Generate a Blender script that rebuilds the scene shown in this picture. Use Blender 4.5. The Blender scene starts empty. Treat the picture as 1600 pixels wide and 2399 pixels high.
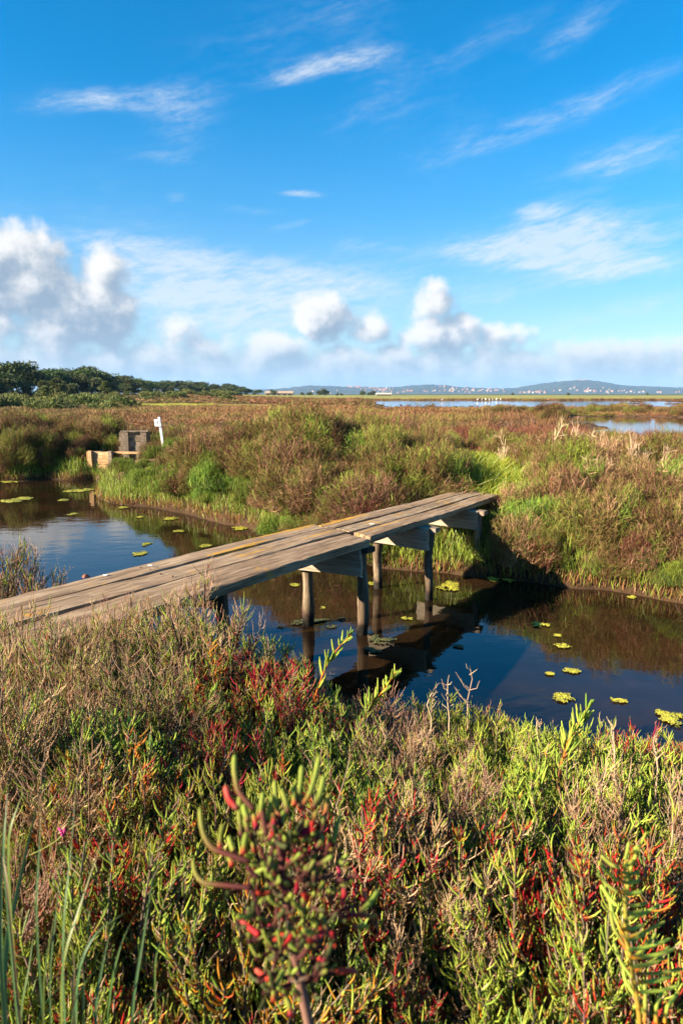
import bpy, math, random
import numpy as np
from mathutils import Vector, Matrix

rng = np.random.default_rng(7)
random.seed(7)
S = bpy.context.scene
COL = S.collection

# ------------------------------------------------------------------ camera
CAM_H = 2.2
FPX = 1599.0                      # focal length in photograph pixels (24 mm on 36 mm high frame)
PITCH = math.atan(277.0 / FPX)
cam_d = bpy.data.cameras.new('camera')
cam_d.sensor_fit = 'VERTICAL'
cam_d.sensor_height = 36.0
cam_d.lens = 24.0
cam_d.clip_start = 0.02
cam_d.clip_end = 40000
cam_d.dof.use_dof = True
cam_d.dof.focus_distance = 4.5
cam_d.dof.aperture_fstop = 7.1
cam = bpy.data.objects.new('camera', cam_d)
cam.location = (0, 0, CAM_H)
cam.rotation_euler = (math.pi / 2 - PITCH, 0, 0)
COL.objects.link(cam)
S.camera = cam
CP, SP = math.cos(PITCH), math.sin(PITCH)

def ray(u, v):
    x, y = (u - 800.0) / FPX, (1199.5 - v) / FPX
    return np.array([x, CP + y * SP, -SP + y * CP])
def at_z(u, v, z):
    d = ray(u, v); t = (z - CAM_H) / d[2]
    return np.array([0, 0, CAM_H]) + d * t
def at_y(u, v, Y):
    d = ray(u, v); t = Y / d[1]
    return np.array([0, 0, CAM_H]) + d * t
def at_d(u, v, dist):
    return np.array([0, 0, CAM_H]) + ray(u, v) * dist
def to_px(p):
    p = np.asarray(p, float) - np.array([0, 0, CAM_H])
    f = p[..., 1] * CP - p[..., 2] * SP
    up = p[..., 1] * SP + p[..., 2] * CP
    return 800 + FPX * p[..., 0] / f, 1199.5 - FPX * up / f, f
def azel(u, v):
    d = ray(u, v); d = d / np.linalg.norm(d)
    return math.degrees(math.atan2(d[0], d[1])), math.degrees(math.asin(d[2]))

# ------------------------------------------------------------------ node helper
class NT:
    def __init__(self, tree):
        self.t = tree; tree.nodes.clear()
    def n(self, typ, **kw):
        nd = self.t.nodes.new(typ)
        for k, v in kw.items(): setattr(nd, k, v)
        return nd
    def put(self, sock, val):
        if isinstance(val, E): self.t.links.new(val.s, sock)
        elif isinstance(val, bpy.types.NodeSocket): self.t.links.new(val, sock)
        else: sock.default_value = val
    def m(self, op, *a, clamp=False):
        nd = self.n('ShaderNodeMath', operation=op); nd.use_clamp = clamp
        for i, x in enumerate(a): self.put(nd.inputs[i], x)
        return E(self, nd.outputs[0])
    def mix(self, f, a, b, blend='MIX'):
        nd = self.n('ShaderNodeMix', data_type='RGBA', blend_type=blend)
        self.put(nd.inputs[0], f)
        for s, x in ((nd.inputs[6], a), (nd.inputs[7], b)):
            if isinstance(x, tuple) and len(x) == 3: x = x + (1.0,)
            self.put(s, x)
        return nd.outputs[2]
    def noise(self, vec, scale=1.0, detail=4, rough=.55, dist=0.0, out=0, dim='3D'):
        nd = self.n('ShaderNodeTexNoise'); nd.noise_dimensions = dim
        if vec is not None: self.put(nd.inputs['Vector'], vec)
        self.put(nd.inputs['Scale'], scale); self.put(nd.inputs['Detail'], detail)
        self.put(nd.inputs['Roughness'], rough); self.put(nd.inputs['Distortion'], dist)
        return E(self, nd.outputs[out])
    def vec(self, x, y, z):
        nd = self.n('ShaderNodeCombineXYZ')
        for s, v in zip(nd.inputs, (x, y, z)): self.put(s, v)
        return E(self, nd.outputs[0])
    def sep(self, v):
        nd = self.n('ShaderNodeSeparateXYZ'); self.put(nd.inputs[0], v)
        return [E(self, o) for o in nd.outputs]
    def vscale(self, v, sc, loc=(0, 0, 0)):
        nd = self.n('ShaderNodeMapping'); self.put(nd.inputs[0], v)
        nd.inputs[1].default_value = loc; nd.inputs[3].default_value = sc
        return nd.outputs[0]
    def ss(self, x, lo, hi, a=0.0, b=1.0):
        nd = self.n('ShaderNodeMapRange', interpolation_type='SMOOTHSTEP')
        for s, v in zip(nd.inputs, (x, lo, hi, a, b)): self.put(s, v)
        return E(self, nd.outputs[0])
    def ramp(self, f, stops):
        nd = self.n('ShaderNodeValToRGB'); self.put(nd.inputs[0], f)
        el = nd.color_ramp.elements
        while len(el) < len(stops): el.new(0.5)
        for e, (p, c) in zip(el, stops):
            e.position = p; e.color = tuple(c) + (1.0,)
        return nd.outputs[0]
class E:
    def __init__(s, t, sock): s.t, s.s = t, sock
    def __add__(s, o): return s.t.m('ADD', s, o)
    __radd__ = __add__
    def __sub__(s, o): return s.t.m('SUBTRACT', s, o)
    def __rsub__(s, o): return s.t.m('SUBTRACT', o, s)
    def __mul__(s, o): return s.t.m('MULTIPLY', s, o)
    __rmul__ = __mul__
    def __truediv__(s, o): return s.t.m('DIVIDE', s, o)
    def max(s, o): return s.t.m('MAXIMUM', s, o)
    def min(s, o): return s.t.m('MINIMUM', s, o)

# ------------------------------------------------------------------ world: sky and clouds
SUN_EL = math.radians(22.5)
SUN_DIR_H = math.radians(22.0)          # sun is to the left, this much behind the viewer
sun_vec = Vector((-math.cos(SUN_DIR_H) * math.cos(SUN_EL), -math.sin(SUN_DIR_H) * math.cos(SUN_EL), math.sin(SUN_EL)))
SKY_STRENGTH = 0.056

world = bpy.data.worlds.new('World'); S.world = world
world.use_nodes = True
world.cycles.sampling_method = 'MANUAL'
world.cycles.sample_map_resolution = 512

grp = bpy.data.node_groups.new('cumulus_field', 'ShaderNodeTree')
grp.interface.new_socket('P', in_out='INPUT', socket_type='NodeSocketVector')
grp.interface.new_socket('D', in_out='OUTPUT', socket_type='NodeSocketFloat')
g = NT(grp)
gi = g.n('NodeGroupInput'); go = g.n('NodeGroupOutput')
# big billows then fine ones distort the outline
wn = g.noise(gi.outputs[0], 0.33, 2, .5, out=1)
px_, py_, _ = g.sep(gi.outputs[0]); wx, wy, _ = g.sep(wn)
ax = px_ + (wx - .5) * 1.6
ay = py_ + (wy - .5) * 1.3
CUMULI = [  # centre (px), radii (px), weight
    (180, 735, 135, 88, 1.0), (40, 640, 130, 105, .95), (245, 640, 75, 65, .55), (20, 760, 90, 60, .6), (285, 735, 45, 60, .7),
    (752, 748, 72, 62, .85), (862, 772, 62, 42, .65), (1010, 712, 70, 55, .6), (1035, 785, 110, 50, .8),
    (1165, 790, 90, 40, .55), (420, 778, 75, 46, .55), (500, 820, 80, 40, .55), (640, 825, 95, 48, .7), (300, 850, 85, 45, .65),
    (450, 860, 120, 40, .6), (850, 845, 160, 40, .6), (1010, 850, 140, 42, .6), (1240, 855, 120, 40, .65), (1420, 850, 120, 35, .45), (110, 830, 130, 40, .4),
]
best = None
for (u, v, ru, rv, wt) in CUMULI:
    a0, e0 = azel(u, v)
    ra = ru / FPX * 57.3 * .92; re = rv / FPX * 57.3 * .92
    dx = (ax - a0) * (1 / ra); dy = (ay - e0) * (1 / re)
    b = (1.0 - (dx * dx + dy * dy) * .62) * wt
    best = b if best is None else g.m('SMOOTH_MAX', best, b, .25)
# a low bank of cumulus goes on round the whole horizon
lowy = (ay - 1.4) * (1 / 3.4)
band = (1.0 - lowy * lowy) * .68
best = g.m('SMOOTH_MAX', best, band, .2)
f1 = g.noise(gi.outputs[0], .46, 9, .54)
den = best.max(-1.2) + (f1 - .5) * 1.25 - .12
g.put(go.inputs[0], den)

w = NT(world.node_tree)
out = w.n('ShaderNodeOutputWorld')
bg = w.n('ShaderNodeBackground'); bg.inputs[1].default_value = SKY_STRENGTH
w.put(out.inputs[0], bg.outputs[0])
sky = w.n('ShaderNodeTexSky', sky_type='NISHITA')
sky.sun_disc = False
sky.sun_elevation = SUN_EL
sky.sun_rotation = math.atan2(sun_vec.x, sun_vec.y)
sky.altitude = 0; sky.air_density = 1.0; sky.dust_density = 0.3; sky.ozone_density = 2.6
tc = w.n('ShaderNodeTexCoord')
X, Y, Z = w.sep(tc.outputs['Generated'])
az = w.m('ARCTAN2', X, Y) * 57.29578
el = w.m('ARCSINE', Z) * 57.29578
hs = w.n('ShaderNodeHueSaturation'); hs.inputs['Saturation'].default_value = 1.62; hs.inputs['Value'].default_value = 1.0
hs.inputs['Hue'].default_value = .497
w.put(hs.inputs['Color'], sky.outputs[0])
skycol = hs.outputs[0]
# cirrus: fibrous streaks, direction fixed in the sky
pv = w.vec(az, el, 0.0)
wq = w.noise(pv, .16, 3, .5, out=1)
qx, qy, _ = w.sep(wq)
ca, sa = math.cos(math.radians(9)), math.sin(math.radians(9))
wa = az + (qx - .5) * 2.0; we = el + (qy - .5) * 1.2
ra_ = wa * ca + we * sa; re_ = we * ca - wa * sa
fib = w.noise(w.vec(ra_ * .09, re_ * .80, 3.0), 1.0, 8, .64)
fib2 = w.noise(w.vec(ra_ * .42 + re_ * .55, re_ * 1.5 - ra_ * .2, 9.0), 1.0, 8, .70)
CIRRUS = [  # centre px, half length, half thickness, slope deg, strength
    (755, 160, 140, 19, 9, .9), (235, 238, 160, 24, 9, .75), (420, 270, 90, 60, 30, .4), (1340, 68, 120, 26, 20, .5), (1130, 95, 170, 26, 16, .38),
    (1440, 205, 190, 26, 10, .42), (1240, 303, 210, 26, 10, .42), (1510, 340, 150, 30, 8, .5), (1480, 395, 160, 26, 3, .35),
    (1380, 565, 260, 62, 3, .85), (1330, 612, 150, 30, -8, .75), (1120, 580, 160, 30, 6, .5), (760, 655, 230, 46, -7, .9), (470, 665, 260, 62, -12, .8), (600, 730, 330, 55, -3, .7),
    (1420, 740, 210, 24, 10, .5), (1150, 690, 90, 24, 0, .45), (705, 458, 50, 9, -6, .8), (1255, 497, 48, 14, 0, .6), (620, 70, 240, 60, 14, .28), (880, 265, 220, 45, 10, .22),
    (360, 360, 80, 14, 3, .35), (600, 490, 70, 10, -3, .4), (680, 528, 70, 12, 8, .35), (410, 462, 20, 8, 0, .5), (840, 575, 90, 16, 0, .4), (300, 570, 160, 20, -4, .35), (1450, 640, 180, 22, 6, .45),
]
acc = None
for (u, v, ru, rv, sl, wt) in CIRRUS:
    a0, e0 = azel(u, v); k = 57.3 / FPX * .95
    c_, s_ = math.cos(math.radians(sl)), math.sin(math.radians(sl))
    dx = wa - a0; dy = we - e0
    p_ = (dx * c_ + dy * s_) * (1 / (ru * k)); q_ = (dy * c_ - dx * s_) * (1 / (rv * k))
    b = w.m('EXPONENT', (p_ * p_ + q_ * q_) * -1.0) * wt
    acc = b if acc is None else acc + b
ext = w.ss(w.noise(pv, .06, 3, .5), .42, .72) * .34
mask = acc.min(1.0) + ext
cir = w.ss(fib * .55 + fib2 * .75 - .15 + (mask - .5) * .24, .30, 1.0) * w.ss(mask, .02, .9)
cir = (cir * 1.15).min(.7)
veil = w.ss(el, 24.0, 1.0) * .58          # whitish air low in the sky
# cumulus
def field(vec):
    nd = w.n('ShaderNodeGroup'); nd.node_tree = grp; w.put(nd.inputs[0], vec); return E(w, nd.outputs[0])
d0 = field(pv)
d1 = field(w.vec(az - 1.1, el + 1.0, 0.0))
alpha = w.ss(d0, -.02, .50)
lit = w.ss((d0 - d1) * 1.35 + .50 - d0.max(0.0) * .30, .0, 1.0)
far = w.ss(el, 5.2, 1.0)
WH = .245 / SKY_STRENGTH
cu_col = w.mix(lit, (.34 * WH, .44 * WH, .56 * WH), (1.03 * WH, 1.01 * WH, .98 * WH))
cu_col = w.mix(far * .60, cu_col, (.40 * WH, .52 * WH, .65 * WH))
c1 = w.mix(veil, skycol, (.38 * WH, .56 * WH, .78 * WH))
c2 = w.mix(cir, c1, (.86 * WH, .92 * WH, .97 * WH))
c3 = w.mix(alpha * (1.0 - far * .15), c2, cu_col)
w.put(bg.inputs[0], c3)

# ------------------------------------------------------------------ sun, exposure
sl = bpy.data.lights.new('sun', 'SUN'); sl.energy = 5.0; sl.angle = math.radians(.53); sl.color = (1.0, .86, .66)
so = bpy.data.objects.new('sun', sl); COL.objects.link(so)
so.rotation_euler = sun_vec.to_track_quat('Z', 'Y').to_euler()
so.location = (-30, -5, 30)
S.view_settings.view_transform = 'Standard'; S.view_settings.look = 'None'
S.view_settings.exposure = 2.05; S.view_settings.gamma = 1.0; S.view_settings.use_curve_mapping = False
S.render.engine = 'CYCLES'
S.cycles.use_denoising = True
S.cycles.max_bounces = 6; S.cycles.diffuse_bounces = 3; S.cycles.glossy_bounces = 3
S.cycles.transmission_bounces = 3; S.cycles.transparent_max_bounces = 4; S.cycles.volume_bounces = 0
S.cycles.caustics_reflective = False; S.cycles.caustics_refractive = False
S.cycles.sample_clamp_indirect = 6.0

# ------------------------------------------------------------------ mesh helpers
def tag(o, label=None, cat=None, group=None, kind=None):
    if label: o['label'] = label
    if cat: o['category'] = cat
    if group: o['group'] = group
    if kind: o['kind'] = kind
    return o
def empty(name, loc=(0, 0, 0)):
    o = bpy.data.objects.new(name, None); o.location = loc; o.empty_display_size = .1
    COL.objects.link(o); return o
def link(name, me, parent=None, loc=None, rotz=None, scale=None):
    o = bpy.data.objects.new(name, me); COL.objects.link(o)
    if parent is not None: o.parent = parent
    if loc is not None: o.location = loc
    if rotz is not None: o.rotation_euler = (0, 0, rotz)
    if scale is not None: o.scale = scale
    return o
class MB:
    def __init__(s): s.V = []; s.F4 = []; s.F3 = []; s.C = []; s.n = 0
    def add(s, V, F, C=None):
        V = np.asarray(V, float).reshape(-1, 3); F = np.asarray(F, int)
        if C is None: C = np.full((len(V), 3), .5)
        C = np.asarray(C, float)
        if C.ndim == 1: C = np.tile(C, (len(V), 1))
        s.V.append(V); s.C.append(C.reshape(-1, 3))
        (s.F4 if F.shape[1] == 4 else s.F3).append(F + s.n)
        s.n += len(V); return s
    def mesh(s, name, mats, smooth=False, fmat=None):
        V = np.concatenate(s.V); C = np.concatenate(s.C)
        F4 = np.concatenate(s.F4) if s.F4 else np.zeros((0, 4), int)
        F3 = np.concatenate(s.F3) if s.F3 else np.zeros((0, 3), int)
        me = bpy.data.meshes.new(name)
        me.vertices.add(len(V)); me.vertices.foreach_set('co', V.astype(np.float32).ravel())
        li = np.concatenate([F4.ravel(), F3.ravel()]).astype(np.int32)
        me.loops.add(len(li)); me.loops.foreach_set('vertex_index', li)
        ls = np.concatenate([np.arange(len(F4)) * 4, len(F4) * 4 + np.arange(len(F3)) * 3]).astype(np.int32)
        lt = np.concatenate([np.full(len(F4), 4), np.full(len(F3), 3)]).astype(np.int32)
        me.polygons.add(len(ls)); me.polygons.foreach_set('loop_start', ls); me.polygons.foreach_set('loop_total', lt)
        me.polygons.foreach_set('use_smooth', np.full(len(ls), bool(smooth)))
        if fmat is not None: me.polygons.foreach_set('material_index', np.asarray(fmat, np.int32))
        ca = me.color_attributes.new('Col', 'FLOAT_COLOR', 'POINT')
        ca.data.foreach_set('color', np.concatenate([C, np.ones((len(C), 1))], 1).astype(np.float32).ravel())
        for m in (mats if isinstance(mats, (list, tuple)) else [mats]): me.materials.append(m)
        me.update(calc_edges=True); me.validate()
        return me
def nrm(a): return a / np.maximum(np.linalg.norm(a, axis=-1, keepdims=True), 1e-9)
def tubes(P, R, C, sides=5):
    """N curves of K points -> verts, quads, colours"""
    P = np.asarray(P, float); N, K = P.shape[:2]
    R = np.broadcast_to(np.asarray(R, float), (N, K)); C = np.broadcast_to(np.asarray(C, float), (N, K, 3))
    T = nrm(np.gradient(P, axis=1))
    ref = np.broadcast_to(np.array([.31, .87, .12]), T.shape)
    U = nrm(np.cross(T, ref)); W = np.cross(T, U)
    a = np.arange(sides) / sides * 2 * np.pi
    V = P[:, :, None] + R[:, :, None, None] * (np.cos(a)[None, None, :, None] * U[:, :, None] + np.sin(a)[None, None, :, None] * W[:, :, None])
    idx = np.arange(N * K * sides).reshape(N, K, sides)
    b = np.roll(idx, -1, axis=2)
    F = np.stack([idx[:, :-1], b[:, :-1], b[:, 1:], idx[:, 1:]], -1).reshape(-1, 4)
    return V.reshape(-1, 3), F, np.repeat(C[:, :, None], sides, 2).reshape(-1, 3)
def ribbons(P, Wd, C, r=rng):
    P = np.asarray(P, float); N, K = P.shape[:2]
    Wd = np.broadcast_to(np.asarray(Wd, float), (N, K)); C = np.broadcast_to(np.asarray(C, float), (N, K, 3))
    T = nrm(P[:, -1] - P[:, 0]); sd = nrm(np.cross(T, r.normal(size=(N, 3))))
    off = sd[:, None] * Wd[..., None] * .5
    V = np.stack([P - off, P + off], 2)
    idx = np.arange(N * K * 2).reshape(N, K, 2)
    F = np.stack([idx[:, :-1, 0], idx[:, :-1, 1], idx[:, 1:, 1], idx[:, 1:, 0]], -1).reshape(-1, 4)
    return V.reshape(-1, 3), F, np.repeat(C[:, :, None], 2, 2).reshape(-1, 3)
def box(x0, x1, y0, y1, z0, z1):
    V = [(x, y, z) for z in (z0, z1) for y in (y0, y1) for x in (x0, x1)]
    F = [(0, 2, 3, 1), (4, 5, 7, 6), (0, 1, 5, 4), (2, 6, 7, 3), (0, 4, 6, 2), (1, 3, 7, 5)]
    return np.array(V, float), np.array(F)
def vnoise(x, y, seed=0):
    """smooth value noise, vectorised"""
    x = np.asarray(x, float); y = np.asarray(y, float)
    xi = np.floor(x).astype(np.int64); yi = np.floor(y).astype(np.int64)
    xf = x - xi; yf = y - yi
    def h(a, b):
        n = (a * 374761393 + b * 668265263 + seed * 1442695041) & 0xffffffff
        n = ((n ^ (n >> 13)) * 1274126177) & 0xffffffff
        return ((n ^ (n >> 16)) & 0xffff) / 65535.0
    u = xf * xf * (3 - 2 * xf); v = yf * yf * (3 - 2 * yf)
    return (h(xi, yi) * (1 - u) + h(xi + 1, yi) * u) * (1 - v) + (h(xi, yi + 1) * (1 - u) + h(xi + 1, yi + 1) * u) * v
def fbm(x, y, o=4, seed=0):
    s = 0; a = .5
    for i in range(o): s = s + a * vnoise(x * 2 ** i, y * 2 ** i, seed + i); a *= .5
    return s / (1 - .5 ** o)

# ------------------------------------------------------------------ materials
def mat(name):
    m = bpy.data.materials.new(name); m.use_nodes = True
    t = NT(m.node_tree); o = t.n('ShaderNodeOutputMaterial'); b = t.n('ShaderNodeBsdfPrincipled')
    t.put(o.inputs[0], b.outputs[0]); return m, t, b, o
def foliage_mat(name, rough=.55, trans=.25, var=.22, spec=.3, gain=1.0):
    m, t, b, o = mat(name)
    at = t.n('ShaderNodeAttribute', attribute_name='Col')
    oi = t.n('ShaderNodeObjectInfo')
    h = t.n('ShaderNodeHueSaturation')
    t.put(h.inputs['Hue'], E(t, oi.outputs['Random']) * .035 + .4825)
    t.put(h.inputs['Value'], E(t, oi.outputs['Random']) * (var * 2 * gain) + (1 - var) * gain)
    t.put(h.inputs['Color'], at.outputs['Color'])
    t.put(b.inputs['Base Color'], h.outputs[0])
    b.inputs['Roughness'].default_value = rough; b.inputs['Specular IOR Level'].default_value = spec
    if trans > 0:
        tr = t.n('ShaderNodeBsdfTranslucent'); t.put(tr.inputs[0], h.outputs[0])
        mx = t.n('ShaderNodeMixShader'); mx.inputs[0].default_value = trans
        t.put(mx.inputs[1], b.outputs[0]); t.put(mx.inputs[2], tr.outputs[0]); t.put(o.inputs[0], mx.outputs[0])
    return m
M_FLESH = foliage_mat('samphire_flesh', .62, .34, .18, .18, 1.28)
M_TWIG = foliage_mat('dry_twig', .8, .05, .2, .15)
M_LEAF = foliage_mat('bush_foliage', .7, .12, .22, .15)
M_GRASS = foliage_mat('grass_blade', .45, .35, .15, .4)
M_NEEDLE = foliage_mat('pine_needles', .6, .12, .25, .2)

def wood_mat(name, c_dark, c_mid, c_light, lichen=0.0, patch=None, stretch=(1.6, 26, 26), rough=.8, wet=None, crack=.38):
    m, t, b, o = mat(name)
    tcn = t.n('ShaderNodeTexCoord'); ob = tcn.outputs['Object']
    oi = t.n('ShaderNodeObjectInfo')
    rnd = E(t, oi.outputs['Random'])
    ox, oy, oz = t.sep(ob)
    ov = t.vec(ox + rnd * 37.0, oy + rnd * 11.0, oz)
    gr = t.noise(t.vscale(ov, stretch), 1.0, 7, .62, .35)
    big = t.noise(t.vscale(ov, (1.1, 3.5, 3.5)), 1.0, 4, .55)
    fine = t.noise(t.vscale(ov, (stretch[0] * 5, stretch[1] * 3.2, stretch[2] * 3.2)), 1.0, 3, .6)
    f = gr * .75 + big * .38 + fine * .42 - .27
    col = t.ramp(f, [(.30, c_dark), (.50, c_mid), (.72, c_light)])
    crk = t.noise(t.vscale(ov, (stretch[0] * .5, stretch[1] * 1.4, stretch[2] * 1.4), (5, 3, 1)), 1.0, 3, .5)
    ck = t.ss(crk, .32, .28)
    col = t.mix(ck * crack, col, tuple(x * .25 for x in c_dark))
    if lichen > 0:
        ln = t.noise(ov, 16.0, 6, .68); lb = t.noise(ov, 2.2, 3, .5)
        msk = t.ss(ln * .6 + lb * .55, .68 - lichen * .2, .80 - lichen * .2)
        if patch is not None:
            for (pc, pr) in patch:
                dx = (ox - pc[0]) * (1 / pr[0]); dy = (oy - pc[1]) * (1 / pr[1])
                pm = t.m('EXPONENT', (dx * dx + dy * dy) * -1.0)
                msk = msk.max(t.ss(pm * .9 + (ln - .5) * 1.7 + (gr - .5) * 1.0, .42, .62))
        col = t.mix(msk * .85, col, (.42, .215, .015))
        wsp = t.ss(t.noise(ov, 42.0, 2, .5), .72, .77)
        col = t.mix(wsp * .5, col, (.5, .48, .42))
    if wet is not None:                      # dark, rusty foot where the wood stands in water
        wz = t.n('ShaderNodeNewGeometry'); _, _, gz = t.sep(wz.outputs['Position'])
        nz = t.noise(wz.outputs['Position'], 9.0, 4, .6)
        k1 = t.ss(gz + (nz - .5) * .22, wet[0], wet[0] * .35)
        col = t.mix(k1, col, wet[1])
        k2 = t.ss(gz + (nz - .5) * .10, .13, .06)
        col = t.mix(k2, col, (.012, .009, .006))
    t.put(b.inputs['Base Color'], col); b.inputs['Roughness'].default_value = rough
    b.inputs['Specular IOR Level'].default_value = .25
    bp = t.n('ShaderNodeBump'); bp.inputs['Strength'].default_value = .55; bp.inputs['Distance'].default_value = .006
    t.put(bp.inputs['Height'], gr * .7 + fine * .3 - ck * .9); t.put(b.inputs['Normal'], bp.outputs[0])
    return m
M_DECK = wood_mat('weathered_deck_wood', (.070, .041, .022), (.215, .138, .078), (.39, .285, .18), .10)
M_DECK2 = wood_mat('grey_deck_wood', (.074, .048, .028), (.225, .155, .092), (.40, .31, .20), .34)
M_BEAM = wood_mat('pale_beam_wood', (.13, .095, .065), (.27, .215, .15), (.40, .33, .24), 0, stretch=(2.0, 30, 30), crack=.5)
M_POST = wood_mat('post_wood', (.034, .022, .014), (.115, .078, .047), (.30, .23, .15), 0, stretch=(22, 26, 1.6), wet=(.17, (.030, .013, .008)))
M_DARKBEAM = wood_mat('shaded_beam_wood', (.012, .009, .007), (.03, .022, .016), (.06, .046, .034), 0)  # shade beneath the deck is put into this near-black beam colour
M_SLUICE = wood_mat('orange_stained_wood', (.17, .085, .030), (.36, .21, .095), (.50, .34, .19), 0, stretch=(2, 24, 24), wet=(.26, (.33, .105, .018)))
M_GATE = wood_mat('grey_gate_wood', (.050, .036, .024), (.165, .122, .084), (.30, .235, .17), 0, stretch=(24, 24, 2))

def plain(name, c, rough=.7, var=.15, scale=6.0, spec=.3):
    m, t, b, o = mat(name)
    tcn = t.n('ShaderNodeTexCoord')
    n_ = t.noise(tcn.outputs['Object'], scale, 5, .6)
    t.put(b.inputs['Base Color'], t.mix(n_, tuple(x * (1 - var) for x in c), tuple(min(1, x * (1 + var)) for x in c)))
    b.inputs['Roughness'].default_value = rough; b.inputs['Specular IOR Level'].default_value = spec
    return m
M_WHITE = plain('white_paint', (.78, .77, .74), .45, .08, 9)
M_MARK = plain('grey_mark', (.16, .16, .17), .6)

def water_mat():
    m, t, b, o = mat('ditch_water')
    tcn = t.n('ShaderNodeTexCoord'); p = tcn.outputs['Object']
    n1 = t.noise(p, .55, 5, .6); n2 = t.noise(p, 3.0, 5, .65)
    col = t.ramp(n1 * .7 + n2 * .3, [(.32, (.006, .005, .003)), (.5, (.014, .008, .0036)), (.68, (.030, .0135, .005))])
    t.put(b.inputs['Base Color'], col)
    b.inputs['Roughness'].default_value = .015; b.inputs['IOR'].default_value = 1.40
    rp = t.noise(t.vscale(p, (1.6, 2.6, 1)), 1.6, 3, .5)
    rp2 = t.noise(p, 14.0, 2, .5)
    bp = t.n('ShaderNodeBump'); bp.inputs['Strength'].default_value = .045; bp.inputs['Distance'].default_value = .05
    t.put(bp.inputs['Height'], rp + rp2 * .03); t.put(b.inputs['Normal'], bp.outputs[0])
    return m
M_WATER = water_mat()

def ground_mat():
    m, t, b, o = mat('marsh_ground')
    at = t.n('ShaderNodeAttribute', attribute_name='Col')
    gp = t.n('ShaderNodeNewGeometry'); p = gp.outputs['Position']
    n1 = t.noise(p, .35, 8, .62); n2 = t.noise(p, 8.0, 5, .65)
    f = n1 * .6 + n2 * .5
    c = t.mix(1.0, at.outputs['Color'], t.ramp(f, [(.3, (.45, .42, .4)), (.55, (1, 1, 1)), (.8, (1.55, 1.45, 1.3))]), 'MULTIPLY')
    t.put(b.inputs['Base Color'], c); b.inputs['Roughness'].default_value = .95; b.inputs['Specular IOR Level'].default_value = .1
    bp = t.n('ShaderNodeBump'); bp.inputs['Strength'].default_value = .8; bp.inputs['Distance'].default_value = .05
    t.put(bp.inputs['Height'], n2); t.put(b.inputs['Normal'], bp.outputs[0])
    return m
M_GROUND = ground_mat()

# ------------------------------------------------------------------ terrain
NEAR_X = [-60, -20, -8, -5, -3.6, -2.6, -2.0, -1.2, -.5, 0, .8, 1.6, 3, 5, 9, 20, 60]
NEAR_Y = [8, 8, 7.8, 7.0, 6.0, 5.4, 4.9, 4.35, 4.0, 3.75, 3.5, 3.35, 3.2, 2.9, 1.5, -3, -20]
FAR_X = [-60, -20, -12, -8.6, -6.7, -6.05, -5.5, -5.1, -2.8, -1.45, .43, 1.7, 2.5, 3.64, 6, 10, 20, 60]
FAR_Y = [24, 20, 17.9, 17.3, 17.6, 17.6, 15.2, 14.2, 12.5, 10.9, 8.6, 8.16, 7.7, 7.0, 5.7, 4.2, 0, -15]
def y_near(x): return np.interp(x, NEAR_X, NEAR_Y) + (fbm(x * 1.7, x * 0 + 3.3, 3, 5) - .5) * .3
def y_far(x): return np.interp(x, FAR_X, FAR_Y) + (fbm(x * 1.3, x * 0 + 9.1, 3, 15) - .5) * .5
POOL_Z = .15
def pool_depth(x, y):
    """>0 inside one of the salt pans"""
    r = x / np.maximum(y, 1)
    wob = (fbm(x * .06, y * .03, 3, 40) - .5)
    d1 = np.minimum(np.minimum(y + wob * 30 - 100, 215 - y + wob * 40), (r - .045 + wob * .10) * 90)
    dike = np.minimum(np.abs(y - (128 + wob * 25)), np.abs(y - (168 + wob * 30)))
    d1 = np.where((dike < 4) & (fbm(x * .02, y * 0 + 2, 2, 60) > .42), -1, d1)
    wob2 = (fbm(x * .12, y * .1, 3, 50) - .5)
    d2 = np.minimum(np.minimum(y - 30 + wob2 * 5, 44 - y + wob2 * 7), (r - .37 + wob2 * .12) * 25)
    d3 = np.minimum(np.minimum(y - 43 + wob2 * 5, 60 - y + wob2 * 9), (r - .27 + wob2 * .16) * 30)
    return np.maximum(d1, np.maximum(d2, d3))
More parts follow.
